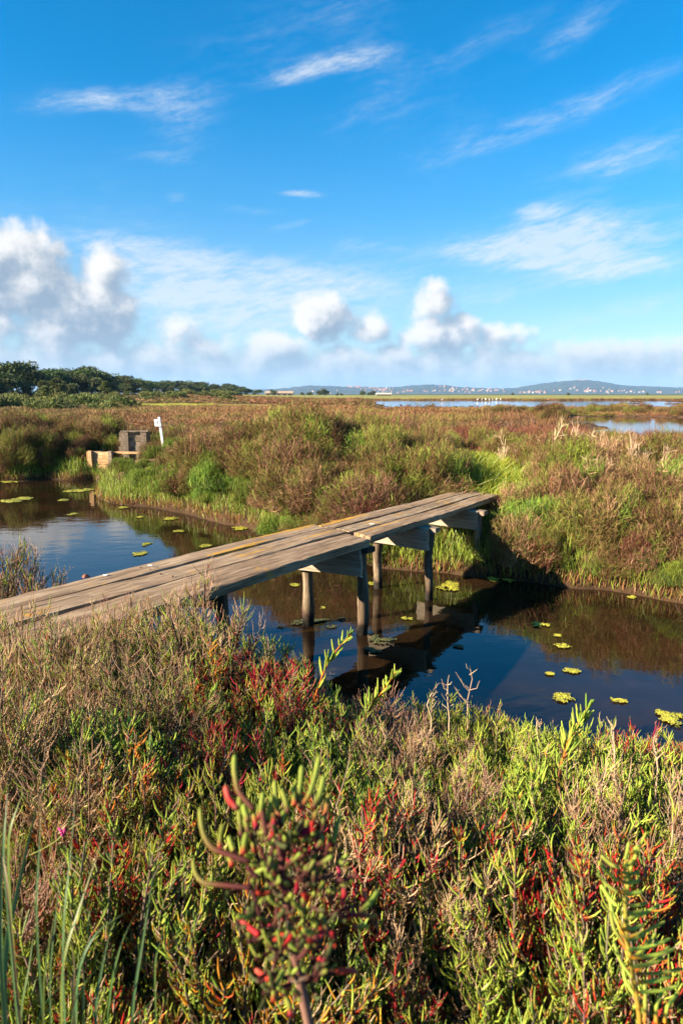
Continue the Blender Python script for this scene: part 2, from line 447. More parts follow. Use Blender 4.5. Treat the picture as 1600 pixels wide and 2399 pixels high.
def height(x, y):
    x = np.asarray(x, float); y = np.asarray(y, float)
    dn = y_near(x) - y; df = y - y_far(x)
    hn = 1.05 * (1 - np.exp(-(np.maximum(dn, 0) / 1.15) ** 1.15))
    base = .40 * (1 - np.exp(-np.maximum(df, 0) / (.32 + 2.0 * np.exp(-((x + 5.5) / .8) ** 2))))
    gk = lambda cx, cy, rx, ry, a: a * np.exp(-((x - cx) / rx) ** 2 - ((y - cy) / ry) ** 2)
    md = gk(-1.0, 12.4, 3.2, 2.0, .80) + gk(-9.5, 20.0, 3.2, 2.2, .75) + gk(4.6, 9.8, 2.0, 2.2, .42) + gk(2.6, 10.6, 1.6, 1.6, .30) + gk(-4.6, 16.2, 1.4, 1.6, .3)
    hf = base + md * (1 - np.exp(-np.maximum(df, 0) / .7))
    rough = (fbm(x * .9, y * .9, 4, 21) - .5) * .16
    hf = hf + rough * (df > 0) * np.minimum(1, np.maximum(df, 0))
    hn = hn + rough * np.minimum(1, np.maximum(dn, 0))
    pd = pool_depth(x, y)
    hf = np.where(pd > 0, hf - np.minimum(.6, pd * .3 + .1), hf)
    hf = hf - .16 * np.clip((y - 45) / 15, 0, 1) * np.clip((240 - y) / 40, 0, 1) * np.clip((x / np.maximum(y, 1) - .0) / .06, 0, 1)
    # wood on slightly higher ground on the far left
    hf = hf + 1.6 * np.clip((y - 90) / 160, 0, 1) * np.clip((-x / np.maximum(y, 1) - .02) / .2, 0, 1)
    ch = -.55 * (1 - np.exp(-np.maximum(-dn, 0) / .5)) * (1 - np.exp(-np.maximum(-df, 0) / .5))
    return np.where(dn > 0, hn, np.where(df > 0, hf, ch))

th = np.concatenate([np.linspace(-180, -60, 41)[:-1], np.linspace(-60, -40, 21)[:-1], np.linspace(-40, 40, 221)[:-1], np.linspace(40, 60, 21)[:-1], np.linspace(60, 180, 41)[:-1]])
rr = np.concatenate([[.05], np.geomspace(.3, 60, 200), np.geomspace(61, 11000, 90)])
TH, RR = np.meshgrid(np.radians(th), rr)
GX = np.sin(TH) * RR; GY = np.cos(TH) * RR - 1.0
GZ = height(GX, GY)
nr, nt = TH.shape
idx = np.arange(nr * nt).reshape(nr, nt); jn = np.roll(idx, -1, 1)
F = np.stack([idx[:-1], jn[:-1], jn[1:], idx[1:]], -1).reshape(-1, 4)[:, ::-1]
DN = y_near(GX) - GY; DF = GY - y_far(GX)
c_mud = np.array([.045, .026, .014]); c_soil = np.array([.05, .036, .022]); c_plain = np.array([.12, .056, .032]); c_field = np.array([.22, .21, .06])
nz = fbm(GX * .05, GY * .02, 4, 70)[..., None]
pc = c_plain * (1 - nz) * 2 * .55 + np.array([.12, .085, .035]) * nz
C = np.where((DN > 0)[..., None], c_soil, np.where((DF > 1.2)[..., None], pc, c_mud))
C = np.where((GY > 235)[..., None], c_field * (.7 + .6 * nz), C)
UU = 800 + FPX * GX / np.maximum(GY, 1)
C = np.where((((GY > 97) & (GY < 113) & (UU > 240) & (UU < 640)) | ((GY > 31.8) & (GY < 33.2) & (UU > 330) & (UU < 500)))[..., None], np.array([.27, .27, .03]), C)
C = np.where((RR > 900)[..., None], np.array([.07, .085, .04]), C)
gm = MB().add(np.stack([GX, GY, GZ], -1).reshape(-1, 3), F, C.reshape(-1, 3)).mesh('ground', M_GROUND, True)
tag(link('ground', gm), kind='structure')

def sheet(x0, x1, y0, y1, z, nx=2, ny=2):
    xs = np.linspace(x0, x1, nx); ys = np.linspace(y0, y1, ny)
    A, B = np.meshgrid(xs, ys); i = np.arange(nx * ny).reshape(ny, nx)
    return np.stack([A, B, A * 0 + z], -1).reshape(-1, 3), np.stack([i[:-1, :-1], i[:-1, 1:], i[1:, 1:], i[1:, :-1]], -1).reshape(-1, 4)
tag(link('water', MB().add(*sheet(-60, 60, -25, 26, 0)).mesh('water', M_WATER)), 'still brown ditch water under the footbridge', kind='structure')
tag(link('salt_pan_water', MB().add(*sheet(5, 260, 26.5, 235, POOL_Z)).mesh('salt_pan_water', M_WATER)), 'pale salt pan water far across the marsh', kind='structure')
tag(link('salt_pan_water', MB().add(*sheet(-60, 4.9, 95, 235, POOL_Z)).mesh('salt_pan_water', M_WATER)), 'pale salt pan water far across the marsh', kind='structure')

# ------------------------------------------------------------------ hills
SKYL = [(-900, 915), (300, 915), (560, 914), (640, 912), (680, 909), (720, 903.5), (760, 904), (800, 906), (850, 907), (900, 908), (940, 906), (970, 902.5), (1000, 901), (1040, 902.5), (1080, 907), (1120, 909), (1170, 911),
        (1205, 909), (1240, 903), (1280, 897), (1320, 892.5), (1350, 891), (1385, 891.5), (1420, 896), (1450, 902), (1490, 904.5), (1540, 906), (1600, 909), (2100, 913), (2800, 916)]
su = np.array([a for a, b in SKYL], float); sv = np.array([b for a, b in SKYL], float)
HY0, HY1 = 5200.0, 6600.0
def hill_h(x, y):
    u = 800 + FPX * x / (y * CP)
    v = np.interp(u, su, sv)
    ang = ((1199.5 - v) / FPX * CP - SP) / (CP + (1199.5 - v) / FPX * SP)
    top = CAM_H + ang * HY1
    f = np.clip((y - HY0) / (HY1 - HY0), 0, 1)
    k = np.where(y > HY1, np.exp(-((y - HY1) / 700) ** 2), f ** .85)
    gul = 1 - .34 * (fbm(x * .0045, y * .003, 4, 80) - .2) * np.sin(np.clip(f, 0, 1) * np.pi)
    return top * k * gul - .5
hx = np.linspace(-5200, 7600, 520); hy = np.concatenate([np.linspace(HY0, HY1, 44), np.linspace(HY1 + 60, 8200, 10)])
A, B = np.meshgrid(hx, hy)
crown = (fbm(A * .045, B * .045, 3, 90) - .45) * 15 * np.clip((B - HY0 - 40) / 200, 0, 1)
HZ = hill_h(A, B) + crown
i = np.arange(A.size).reshape(A.shape)
F = np.stack([i[:-1, :-1], i[:-1, 1:], i[1:, 1:], i[1:, :-1]], -1).reshape(-1, 4)
m_hill, t, b, o = mat('wooded_hill')
gp = t.n('ShaderNodeNewGeometry')
hn_ = t.noise(gp.outputs['Position'], .02, 6, .65)
t.put(b.inputs['Base Color'], t.ramp(hn_, [(.35, (.012, .020, .009)), (.55, (.026, .038, .016)), (.75, (.055, .06, .032))])); b.inputs['Roughness'].default_value = .95
tag(link('hills', MB().add(np.stack([A, B, HZ], -1).reshape(-1, 3), F).mesh('hills', m_hill, False)), 'low wooded hills on the horizon', kind='structure')

# hillside houses: one mesh per shape, two materials (walls, roof)
M_WALL = plain('house_wall', (.24, .165, .12), .8, .15, .2)
M_WALL2 = plain('house_wall_white', (.32, .28, .24), .8, .1, .2)
M_ROOF = plain('terracotta_roof', (.42, .17, .09), .85, .2, .3)
def house_mesh(w_, d_, h_, wall):
    V, F = box(-w_ / 2, w_ / 2, -d_ / 2, d_ / 2, -5, h_)
    rv = [(-w_ / 2 - .5, -d_ / 2 - .5, h_ + .01), (w_ / 2 + .5, -d_ / 2 - .5, h_ + .01), (w_ / 2 + .5, d_ / 2 + .5, h_ + .01), (-w_ / 2 - .5, d_ / 2 + .5, h_ + .01), (-w_ / 2 - .5, 0, h_ + 2.4), (w_ / 2 + .5, 0, h_ + 2.4)]
    mb = MB().add(V, F)
    mb.add(rv, [(0, 1, 5, 4), (2, 3, 4, 5), (3, 2, 1, 0)]); mb.add(rv, [(0, 4, 3), (1, 2, 5)])
    return mb.mesh('house', [wall, M_ROOF], fmat=[0] * 6 + [1] * 3 + [1] * 2)
HM = [house_mesh(11, 9, 5, M_WALL), house_mesh(15, 10, 6, M_WALL2), house_mesh(9, 8, 5, M_WALL), house_mesh(18, 10, 7, M_WALL)]
hr = random.Random(3)
CL = [(835, 18, .93, .06, 16), (855, 25, .75, .12, 16), (900, 30, .55, .2, 16), (880, 40, .25, .15, 12), (960, 25, .2, .12, 10), (1060, 35, .55, .18, 14), (1100, 40, .4, .2, 18), (1150, 30, .5, .25, 14), (1020, 60, .2, .1, 10),
      (1250, 60, .10, .06, 16), (1400, 50, .12, .08, 18), (1450, 40, .2, .1, 8), (1365, 14, .985, .01, 6), (1520, 60, .1, .06, 10), (770, 40, .3, .2, 5), (1330, 40, .3, .15, 4)]
for (u0, du, f0, df_, n) in CL:
    for k in range(n):
        u = hr.gauss(u0, du * .6); f = min(.99, max(.03, hr.gauss(f0, df_ * .7)))
        yy = HY0 + f * (HY1 - HY0); xx = (u - 800) / FPX * yy * CP
        zz = float(hill_h(np.array(xx), np.array(yy))) + 3.5
        hi = hr.randrange(4); where = 'on the crest of the far hills' if f > .8 else 'halfway up the far hills' if f > .35 else 'at the foot of the far hills'
        what = ['small pinkish house', 'white house', 'tiny pinkish house', 'long pinkish building'][hi]
        tag(link('house', HM[hi], loc=(xx, yy, zz), rotz=hr.uniform(-.6, .6)), what + ' with terracotta roof ' + where, 'house', what + 's ' + where)

# ------------------------------------------------------------------ footbridge
def hz(p): return float(height(np.array(p[0]), np.array(p[1])))
def slab(name, L0, R0, L1, R1, th, material, parent, nl=30, nw=4, jit=.007, seed=0, warp=.012):
    """board given by the four top corners (start left/right, end left/right); local x runs along it"""
    r = np.random.default_rng(seed)
    L0, R0, L1, R1 = [np.asarray(p, float) for p in (L0, R0, L1, R1)]
    o_ = (L0 + R0 + L1 + R1) / 4
    xax = nrm((L1 + R1) - (L0 + R0)); yax = (L0 + L1) - (R0 + R1); yax = nrm(yax - xax * yax.dot(xax)); zax = np.cross(xax, yax)
    M = np.stack([xax, yax, zax], 1)
    f = np.linspace(0, 1, nl)[:, None, None]; nw = 6; c = np.array([0, .022, .3, .7, .978, 1.0])[None, :, None]
    top = ((L0 * (1 - f) + L1 * f) * (1 - c) + (R0 * (1 - f) + R1 * f) * c - o_) @ M
    ph = r.uniform(0, 9)
    top[..., 2] += warp * np.sin(f[..., 0] * 7 + ph) * .5 + r.normal(0, jit * .25, top.shape[:2])
    bev = .006
    top[:, 0, 2] -= bev; top[:, -1, 2] -= bev
    edge = np.interp(np.linspace(0, 1, nl), np.linspace(0, 1, 9), r.normal(0, jit, 9))
    edge2 = np.interp(np.linspace(0, 1, nl), np.linspace(0, 1, 9), r.normal(0, jit, 9))
    top[:, 0, 1] += edge + r.normal(0, jit * .2, nl); top[:, -1, 1] += edge2 + r.normal(0, jit * .2, nl)
    top[0, :, 0] += r.normal(0, jit * 1.6, nw); top[-1, :, 0] += r.normal(0, jit * 1.6, nw)
    bot = top.copy(); bot[..., 2] = -th + (bot[..., 2] * .3)
    G = np.concatenate([top, bot[:, ::-1]], 1)        # closed ring per cross-section
    k = nw * 2
    i = np.arange(nl * k).reshape(nl, k); j = np.roll(i, -1, 1)
    F = np.stack([i[:-1], j[:-1], j[1:], i[1:]], -1).reshape(-1, 4)
    caps = []
    for row, flip in ((i[0], False), (i[-1], True)):
        for q in range(nw - 1):
            fc = [row[q], row[q + 1], row[k - 2 - q], row[k - 1 - q]]
            caps.append(fc[::-1] if flip else fc)
    mb = MB().add(G.reshape(-1, 3), np.concatenate([F, np.array(caps)]))
    me = mb.mesh(name, material)
    # plain normals pointing outwards
    o = link(name, me, parent)
    m4 = Matrix([list(M[r_]) + [o_[r_]] for r_ in range(3)] + [[0, 0, 0, 1]])
    o.matrix_world = m4
    return o
def post(name, foot, top, r0, material, parent, seed=0, rings=22, sides=14):
    r = np.random.default_rng(seed)
    foot = np.array(foot, float); top = np.array(top, float)
    f = np.linspace(0, 1, rings)
    P = foot * (1 - f[:, None]) + top * f[:, None]
    bend = np.interp(f, np.linspace(0, 1, 5), r.normal(0, .014, 5)); bend2 = np.interp(f, np.linspace(0, 1, 5), r.normal(0, .014, 5))
    P[:, 0] += bend; P[:, 1] += bend2
    a = np.arange(sides) / sides * 2 * np.pi
    rad = r0 * (1 + np.interp(f, np.linspace(0, 1, 7), r.normal(0, .09, 7)))[:, None] * (1 + np.interp(a, np.linspace(0, 6.3, 6), r.normal(0, .12, 6)))[None] * (1 + r.normal(0, .035, (rings, sides)))
    V = P[:, None] + np.stack([np.cos(a)[None] * rad, np.sin(a)[None] * rad, 0 * rad], -1) - foot
    i = np.arange(rings * sides).reshape(rings, sides); j = np.roll(i, -1, 1)
    F = np.stack([i[:-1], j[:-1], j[1:], i[1:]], -1).reshape(-1, 4)
    V2 = V.reshape(-1, 3); ct = V[-1].mean(0)[None] + np.array([[0, 0, .004]])
    mb = MB().add(V2, F); mb.n -= len(V2)
    mb.V[-1] = np.concatenate([V2, ct]); mb.C[-1] = np.full((len(V2) + 1, 3), .5); 
    mb.F3.append(np.array([(i[-1, q], i[-1, (q + 1) % sides], len(V2)) for q in range(sides)])); mb.n += len(V2) + 1
    return link(name, mb.mesh(name, material, True), parent, loc=foot)

bridge = empty('footbridge', (0, 6.2, 0))
tag(bridge, 'narrow weathered plank footbridge on round posts across the ditch', 'footbridge')
bridge.location = (0, 0, 0)
ZL, ZJ, ZE = 1.00, .90, .82
# near section: world corners from the photograph; deck heights come from posts and their reflections
nL0, nR0 = at_z(0, 1402, ZL), at_z(0, 1538, ZL)
nL1, nR1 = at_z(738, 1227, ZJ), at_z(864, 1263, ZJ)
al = nrm((nL1 + nR1) / 2 - (nL0 + nR0) / 2)
# square the off-frame end
def proj_on(line0, line1, q):
    d = nrm(line1 - line0); return line0 + d * np.dot(q - line0, d)
nL0 = nL0 - nrm(nL1 - nL0) * 1.5
nR0 = proj_on(nR0, nR1, nL0)
fr = [(0, .247), (.271, .572), (.614, 1.0)]
PL = []
for k, (a, b2) in enumerate(fr):
    lo = lambda A_, B_, f_: A_ * (1 - f_) + B_ * f_
    sh = [-.02, .012, .0][k]
    PL.append(slab('plank', lo(nL0, nR0, a), lo(nL0, nR0, b2), lo(nL1, nR1, a) + al * sh, lo(nL1, nR1, b2) + al * sh, .062, [M_DECK, M_DECK, M_DECK][k], bridge, seed=20 + k, nl=44))
# far section, three narrower planks, 3 mm lower and butting on the near ones
al2 = nrm(np.array([al[0], al[1], 0]))
fL0 = at_z(760, 1227, ZJ - .004) ; fR0 = at_z(868, 1258, ZJ - .004)
fL1, fR1 = at_z(1136, 1132, ZE), at_z(1166, 1161, ZE)
fL1 = proj_on(fL0, fL1, fR1 + nrm(fL1 - fL0) * .1)
for k, (a, b2) in enumerate([(0, .293), (.343, .633), (.685, 1.0)]):
    sh = [-.10, -.06, .0][k]; e_ = [0, .12, .05][k]
    PL.append(slab('plank', lo(fL0, fR0, a) + al * sh, lo(fL0, fR0, b2) + al * sh, lo(fL1, fR1, a) + al * e_, lo(fL1, fR1, b2) + al * e_, .058, M_DECK2, bridge, seed=40 + k, nl=40))
W_near = np.linalg.norm(nL1 - nR1); W_far = np.linalg.norm(fL1 - fR1)
print('deck widths', np.linalg.norm(nL0 - nR0), W_near, W_far, 'len', np.linalg.norm(nL1 - nL0), np.linalg.norm(fL1 - fL0))
# lichen patches near the joint on the two outer near planks
px_lichen = at_z(690, 1240, ZJ); pl2 = at_z(560, 1290, ZJ + .02)
for pl, pts in ((PL[0], [(px_lichen, (.50, .13)), (at_z(640, 1255, ZJ), (.5, .06)), (pl2, (.6, .04))]), (PL[1], [(at_z(760, 1251, ZJ), (.5, .022)), (at_z(600, 1302, ZJ), (.4, .016))]), (PL[3], [(at_z(800, 1218, ZJ), (.6, .06))]), (PL[5], [(at_z(900, 1228, ZJ), (.9, .016))])):
    inv = pl.matrix_world.inverted()
    m2 = wood_mat('deck_wood_lichen', (.070, .042, .023), (.22, .142, .080), (.39, .29, .185), .14,
                  patch=[((tuple(inv @ Vector(p))[:2]), rr_) for p, rr_ in pts])
    pl.data.materials[0] = m2

perp = nrm(np.array([al2[1], -al2[0], 0]))     # from the far edge to the near edge
A_ = at_z(719, 1466, 0); B_ = at_z(849, 1487, 0); Cc = at_z(884, 1378, 0); D_ = at_z(1004.5, 1405, 0)
def deck_z(p):
    s = np.dot(np.asarray(p)[:2] - nL1[:2], al2[:2]); tot = np.linalg.norm(nL1[:2] - nL0[:2]); tot2 = np.linalg.norm(fL1[:2] - fL0[:2])
    return ZJ + (ZL - ZJ) * (-s / tot) * 1.25 if s < 0 else ZJ + (ZE - ZJ) * (s / tot2)
v3 = lambda p, z: np.array([p[0], p[1], z])
def bent(Pa, Pb, bh, mats_, seed, left_over=.13, r=.052, hide_b=False, lean=0):
    """two posts, the upright cross board fixed to their near face and a cap block"""
    zt = min(deck_z(Pa), deck_z(Pb)) - .068
    for q, P_ in enumerate((Pa, Pb)):
        ln = perp * lean * (1 if q else 0)
        post('post', v3(P_, -.5) + ln * .5, v3(P_, zt - .045) - ln, r * (1.0 if q == 0 else .92), mats_[0], bridge, seed + q)
    ax_ = nrm((Pb - Pa) * np.array([1, 1, 0]))
    nf = np.array([-ax_[1], ax_[0], 0]); nf = nf if nf.dot(al2) < 0 else -nf
    p0 = v3(Pa, zt - .003) - ax_ * left_over + nf * .095; p1 = v3(Pb, zt - .003) + ax_ * .02 + nf * .095
    th_ = .045
    # upright board: 'top' face of the slab is its broad face turned towards the near bank
    slab('cross_board', p0, p0 - np.array([0, 0, bh]), p1, p1 - np.array([0, 0, bh * .98]), th_, mats_[1], bridge, nl=14, seed=seed + 5, jit=.003)
    c0 = v3(Pb, zt - .002) - ax_ * .55 ; c1 = v3(Pb, zt - .002) + ax_ * .085
    q0 = al2 * .062
    slab('cap_beam', c0 + q0, c0 - q0, c1 + q0, c1 - q0, .05, mats_[2], bridge, nl=8, seed=seed + 9, jit=.003)
bent(A_, B_, .27, (M_POST, M_BEAM, M_DARKBEAM), 100, .16, .058, lean=.03)
bent(Cc, D_, .25, (M_POST, M_BEAM, M_GATE), 120, .15, .047)
step = ((Cc + D_) / 2 - (A_ + B_) / 2)
E_ = D_ + step * 1.02; E0 = Cc + step * 1.02
bent(E0, E_, .24, (M_POST, M_BEAM, M_GATE), 140, .14, .05)
Z0 = at_z(552, 1398, .78); Zp = Z0 - perp * .12
bent(v3(Zp, 0) - perp * .55, v3(Zp, 0), .20, (M_POST, M_DARKBEAM, M_DARKBEAM), 160, .1, .055)
Z1 = at_z(330, 1462, .84) - perp * .10
bent(v3(Z1, 0) - perp * .55, v3(Z1, 0), .18, (M_POST, M_DARKBEAM, M_DARKBEAM), 180, .1, .055)
# nail heads at the joint and the bents
M_NAIL = plain('rusty_nail', (.05, .028, .018), .7)
nv = MB().add(*tubes(np.array([[[0, 0, -.01], [0, 0, .003], [0, 0, .0032]]]), np.array([[.006, .006, .0005]]), (.1, .1, .1), 8)).mesh('nail', M_NAIL, True)
for pl in PL:
    vs = np.array([v.co[:] for v in pl.data.vertices]); x0, x1 = vs[:, 0].min(), vs[:, 0].max(); y0, y1 = vs[:, 1].min(), vs[:, 1].max()
    for xx in (x0 + .07, x1 - .07, x0 + (x1 - x0) * .52):
        for yy in (.3, .7):
            o = link('nail', nv, pl); o.location = (xx, y0 + (y1 - y0) * yy, .001)

# little things on the deck
def blob(name, p, r_, h_, material, seed):
    r = np.random.default_rng(seed); a = np.arange(12) / 12 * 6.283
    k = 1 + r.normal(0, .18, 12)
    rings = [(1, 0), (.9, .5), (.5, .95)]
    V = np.concatenate([np.stack([np.cos(a) * r_ * k * s_ * 1.5, np.sin(a) * r_ * k * s_, np.full(12, h_ * z_)], -1) for s_, z_ in rings] + [np.array([[0, 0, h_]])])
    i = np.arange(36).reshape(3, 12); j = np.roll(i, -1, 1)
    mb = MB().add(V, np.stack([i[:-1], j[:-1], j[1:], i[1:]], -1).reshape(-1, 4))
    mb.F3.append(np.array([(i[2, q], i[2, (q + 1) % 12], 36) for q in range(12)]))
    return link(name, mb.mesh(name, material, True), loc=tuple(p))
M_STONE = plain('red_brown_stone', (.18, .06, .03), .7)
M_LIME = plain('white_dropping', (.72, .70, .64), .8)
zsl = lambda u, v: at_z(u, v, ZL - .03)
tag(blob('pebble', zsl(201, 1354) + np.array([0, 0, .004]), .016, .022, M_STONE, 3), 'small red-brown pebble at the edge of the footbridge deck', 'pebble')
for k, (u, v) in enumerate([(250, 1351), (353, 1328), (778, 1278), (872, 1228)]):
    z_ = ZL - .03 if u < 400 else ZJ
    tag(blob('bird_dropping', at_z(u, v, z_) + np.array([0, 0, .012 if u < 400 else .004]), .013 if u < 400 else .018, .003, M_LIME, 10 + k), 'small white bird dropping dried on the footbridge planks', 'dropping', 'bird droppings on the deck')

# ------------------------------------------------------------------ sluice, gate, sign
def wbox(name, parent, o_, ex, ey, ez, material, jit=.004, seed=0):
    """board with a corner o_ and three edge vectors (world); local x along the longest, so the grain follows it"""
    e = [np.asarray(q, float) for q in (ex, ey, ez)]
    ln = [np.linalg.norm(q) for q in e]; k = int(np.argmax(ln))
    xa = e[k]; rest = [e[q] for q in range(3) if q != k]
    xax = nrm(xa); yax = nrm(rest[0] - xax * rest[0].dot(xax)); zax = np.cross(xax, yax)
    M = np.stack([xax, yax, zax], 1)
    c = np.asarray(o_, float) + sum(e) / 2
    r = np.random.default_rng(seed); V = []
    n = 7
    for f in np.linspace(0, 1, n):
        w0 = r.normal(0, jit, 3)
        for (a, b2) in ((0, 0), (1, 0), (1, 1), (0, 1)):
            V.append((np.asarray(o_) + xa * f + rest[0] * a + rest[1] * b2 - c) @ M + w0 + r.normal(0, jit * .4, 3))
    i = np.arange(n * 4).reshape(n, 4); j = np.roll(i, -1, 1)
    F = np.concatenate([np.stack([i[:-1], j[:-1], j[1:], i[1:]], -1).reshape(-1, 4), [i[0][::-1], i[-1]]])
    o = link(name, MB().add(V, F).mesh(name, material), parent)
    o.matrix_world = Matrix([list(M[q]) + [c[q]] for q in range(3)] + [[0, 0, 0, 1]])
    return o
sl_ = empty('sluice_box'); tag(sl_, 'small open wooden sluice box with orange stained boards at the ditch edge', 'sluice')
q0 = at_z(207, 1130, 0); q1 = at_z(262, 1121, 0); q0 = at_y(207, 1121, q1[1] + .12); q0[2] = 0
fx = nrm((q1 - q0) * np.array([1, 1, 0])); bk = np.array([-fx[1], fx[0], 0])
Lf = np.linalg.norm(q1 - q0)
hts = [(-.35, .16), (.168, .36), (.367, .52), (.527, .70)]
for k, (z0, z1) in enumerate(hts):
    wbox('board', sl_, q0 + np.array([0, 0, z0]), fx * Lf, bk * .05, np.array([0, 0, z1 - z0]), M_SLUICE, .004, k)
wbox('post', sl_, q0 + fx * .10 - bk * .085 + np.array([0, 0, -.4]), fx * .085, bk * .08, np.array([0, 0, 1.12]), M_SLUICE, .003, 11)
wbox('post', sl_, q1 - fx * .01 - bk * .10 + np.array([0, 0, -.4]), fx * .10, bk * .11, np.array([0, 0, 1.12]), M_GATE, .003, 12)
wbox('post', sl_, q1 + fx * .16 + bk * .12 + np.array([0, 0, -.4]), fx * .07, bk * .07, np.array([0, 0, 1.05]), M_SLUICE, .003, 13)
wbox('post', sl_, q1 + fx * .62 + bk * .52 + np.array([0, 0, -.3]), fx * .08, bk * .08, np.array([0, 0, .96]), M_GATE, .003, 14)
for k in range(4):
    wbox('board', sl_, q1 + fx * .16 + bk * .72 + np.array([0, 0, -.2 + k * .21]), fx * .9, bk * .04, np.array([0, 0, .2]), M_GATE, .004, 30 + k)
for k in range(4):
    wbox('board', sl_, q0 + bk * .06 + np.array([0, 0, -.35 + k * .26]), bk * .85, fx * .05, np.array([0, 0, .25]), M_SLUICE, .004, 40 + k)
wbox('top_rail', sl_, q1 + fx * .05 + bk * .0 + np.array([0, 0, .655]), fx * .95 + bk * .06, bk * .11, np.array([0, 0, .055]), M_SLUICE, .005, 21)
gt = empty('sluice_gate'); tag(gt, 'grey weathered wooden sluice gate raised behind the sluice box', 'gate')
gY = q1[1] + .62
g0 = at_y(283, 1066, gY); g1 = at_y(352, 1066, gY)
gw = g1[0] - g0[0]; g0[2] = .55
gx = np.array([1.0, .05, 0]); gb = np.array([-.05, 1.0, 0])
gh = at_y(300, 1012, gY)[2] - .55
for k in range(5):
    hh = gh / 5
    wbox('board', gt, g0 + gx * ([0, -.03, .02, -.02, 0][k]) + np.array([0, 0, k * hh]), gx * (gw + [0, .02, -.03, .03, 0][k]), gb * .035, np.array([0, 0, hh - .006]), M_GATE, .004, 60 + k)
wbox('batten', gt, g0 + gx * .09 - gb * .06 + np.array([0, 0, -.05]), gx * .15, gb * .055, np.array([0, 0, gh + .04]), M_GATE, .003, 70)
wbox('batten', gt, g0 + gx * (gw - .23) - gb * .06 + np.array([0, 0, -.05]), gx * .16, gb * .055, np.array([0, 0, gh + .04]), M_GATE, .003, 71)
wbox('top_rail', gt, g0 + gx * .05 - gb * .07 + np.array([0, 0, gh]), gx * (gw - .06), gb * .13, np.array([0, 0, .035]), M_GATE, .005, 72)

sg = empty('marker_sign'); tag(sg, 'leaning white painted marker post with a small square white plate', 'sign')
sY = 18.1
sb_ = at_y(382, 1060, sY); st = at_y(370, 977, sY)
sb2 = sb_ - (st - sb_) * .5
ax_ = nrm(st - sb2)
wbox('post', sg, sb2, st - sb2, np.array([.055, 0, 0]), np.array([0, .055, 0]), M_WHITE, .001, 1)
pc_ = at_y(370.5, 998.5, sY - .045); wv = np.array([.99, -.10, -.03]) * .16
wbox('plate', sg, pc_ - wv / 2, wv, ax_ * .175, np.array([.01, .012, 0]), M_WHITE, .0005, 2)
wbox('mark', sg, pc_ + ax_ * .06 + np.array([-.006, -.008, 0]), np.array([.016, -.0016, 0]), ax_ * .085, np.array([0, .004, 0]), M_MARK, .0003, 3)

# ------------------------------------------------------------------ plants
def jitc(c, n, s, r):
    """n colours round c with brightness and tint jitter"""
    return np.clip(np.asarray(c)[None] * (1 + r.normal(0, s, (n, 1))) * (1 + r.normal(0, s * .4, (n, 3))), .003, .9)
GREEN = (.150, .212, .028); LIME = (.285, .335, .046); BLUEGREEN = (.12, .175, .055); RED = (.30, .013, .022); ORANGE = (.42, .14, .015)
TAN = (.50, .35, .22); PINKTAN = (.44, .25, .15); BROWN = (.185, .098, .042); MAROON = (.095, .024, .018); WOOD = (.12, .085, .055); OLIVE = (.16, .145, .030)
def pick(pal, n, r):
    cs = np.array([c for c, w_ in pal], float); ws = np.array([w_ for c, w_ in pal], float)
    return cs[r.choice(len(cs), n, p=ws / ws.sum())]

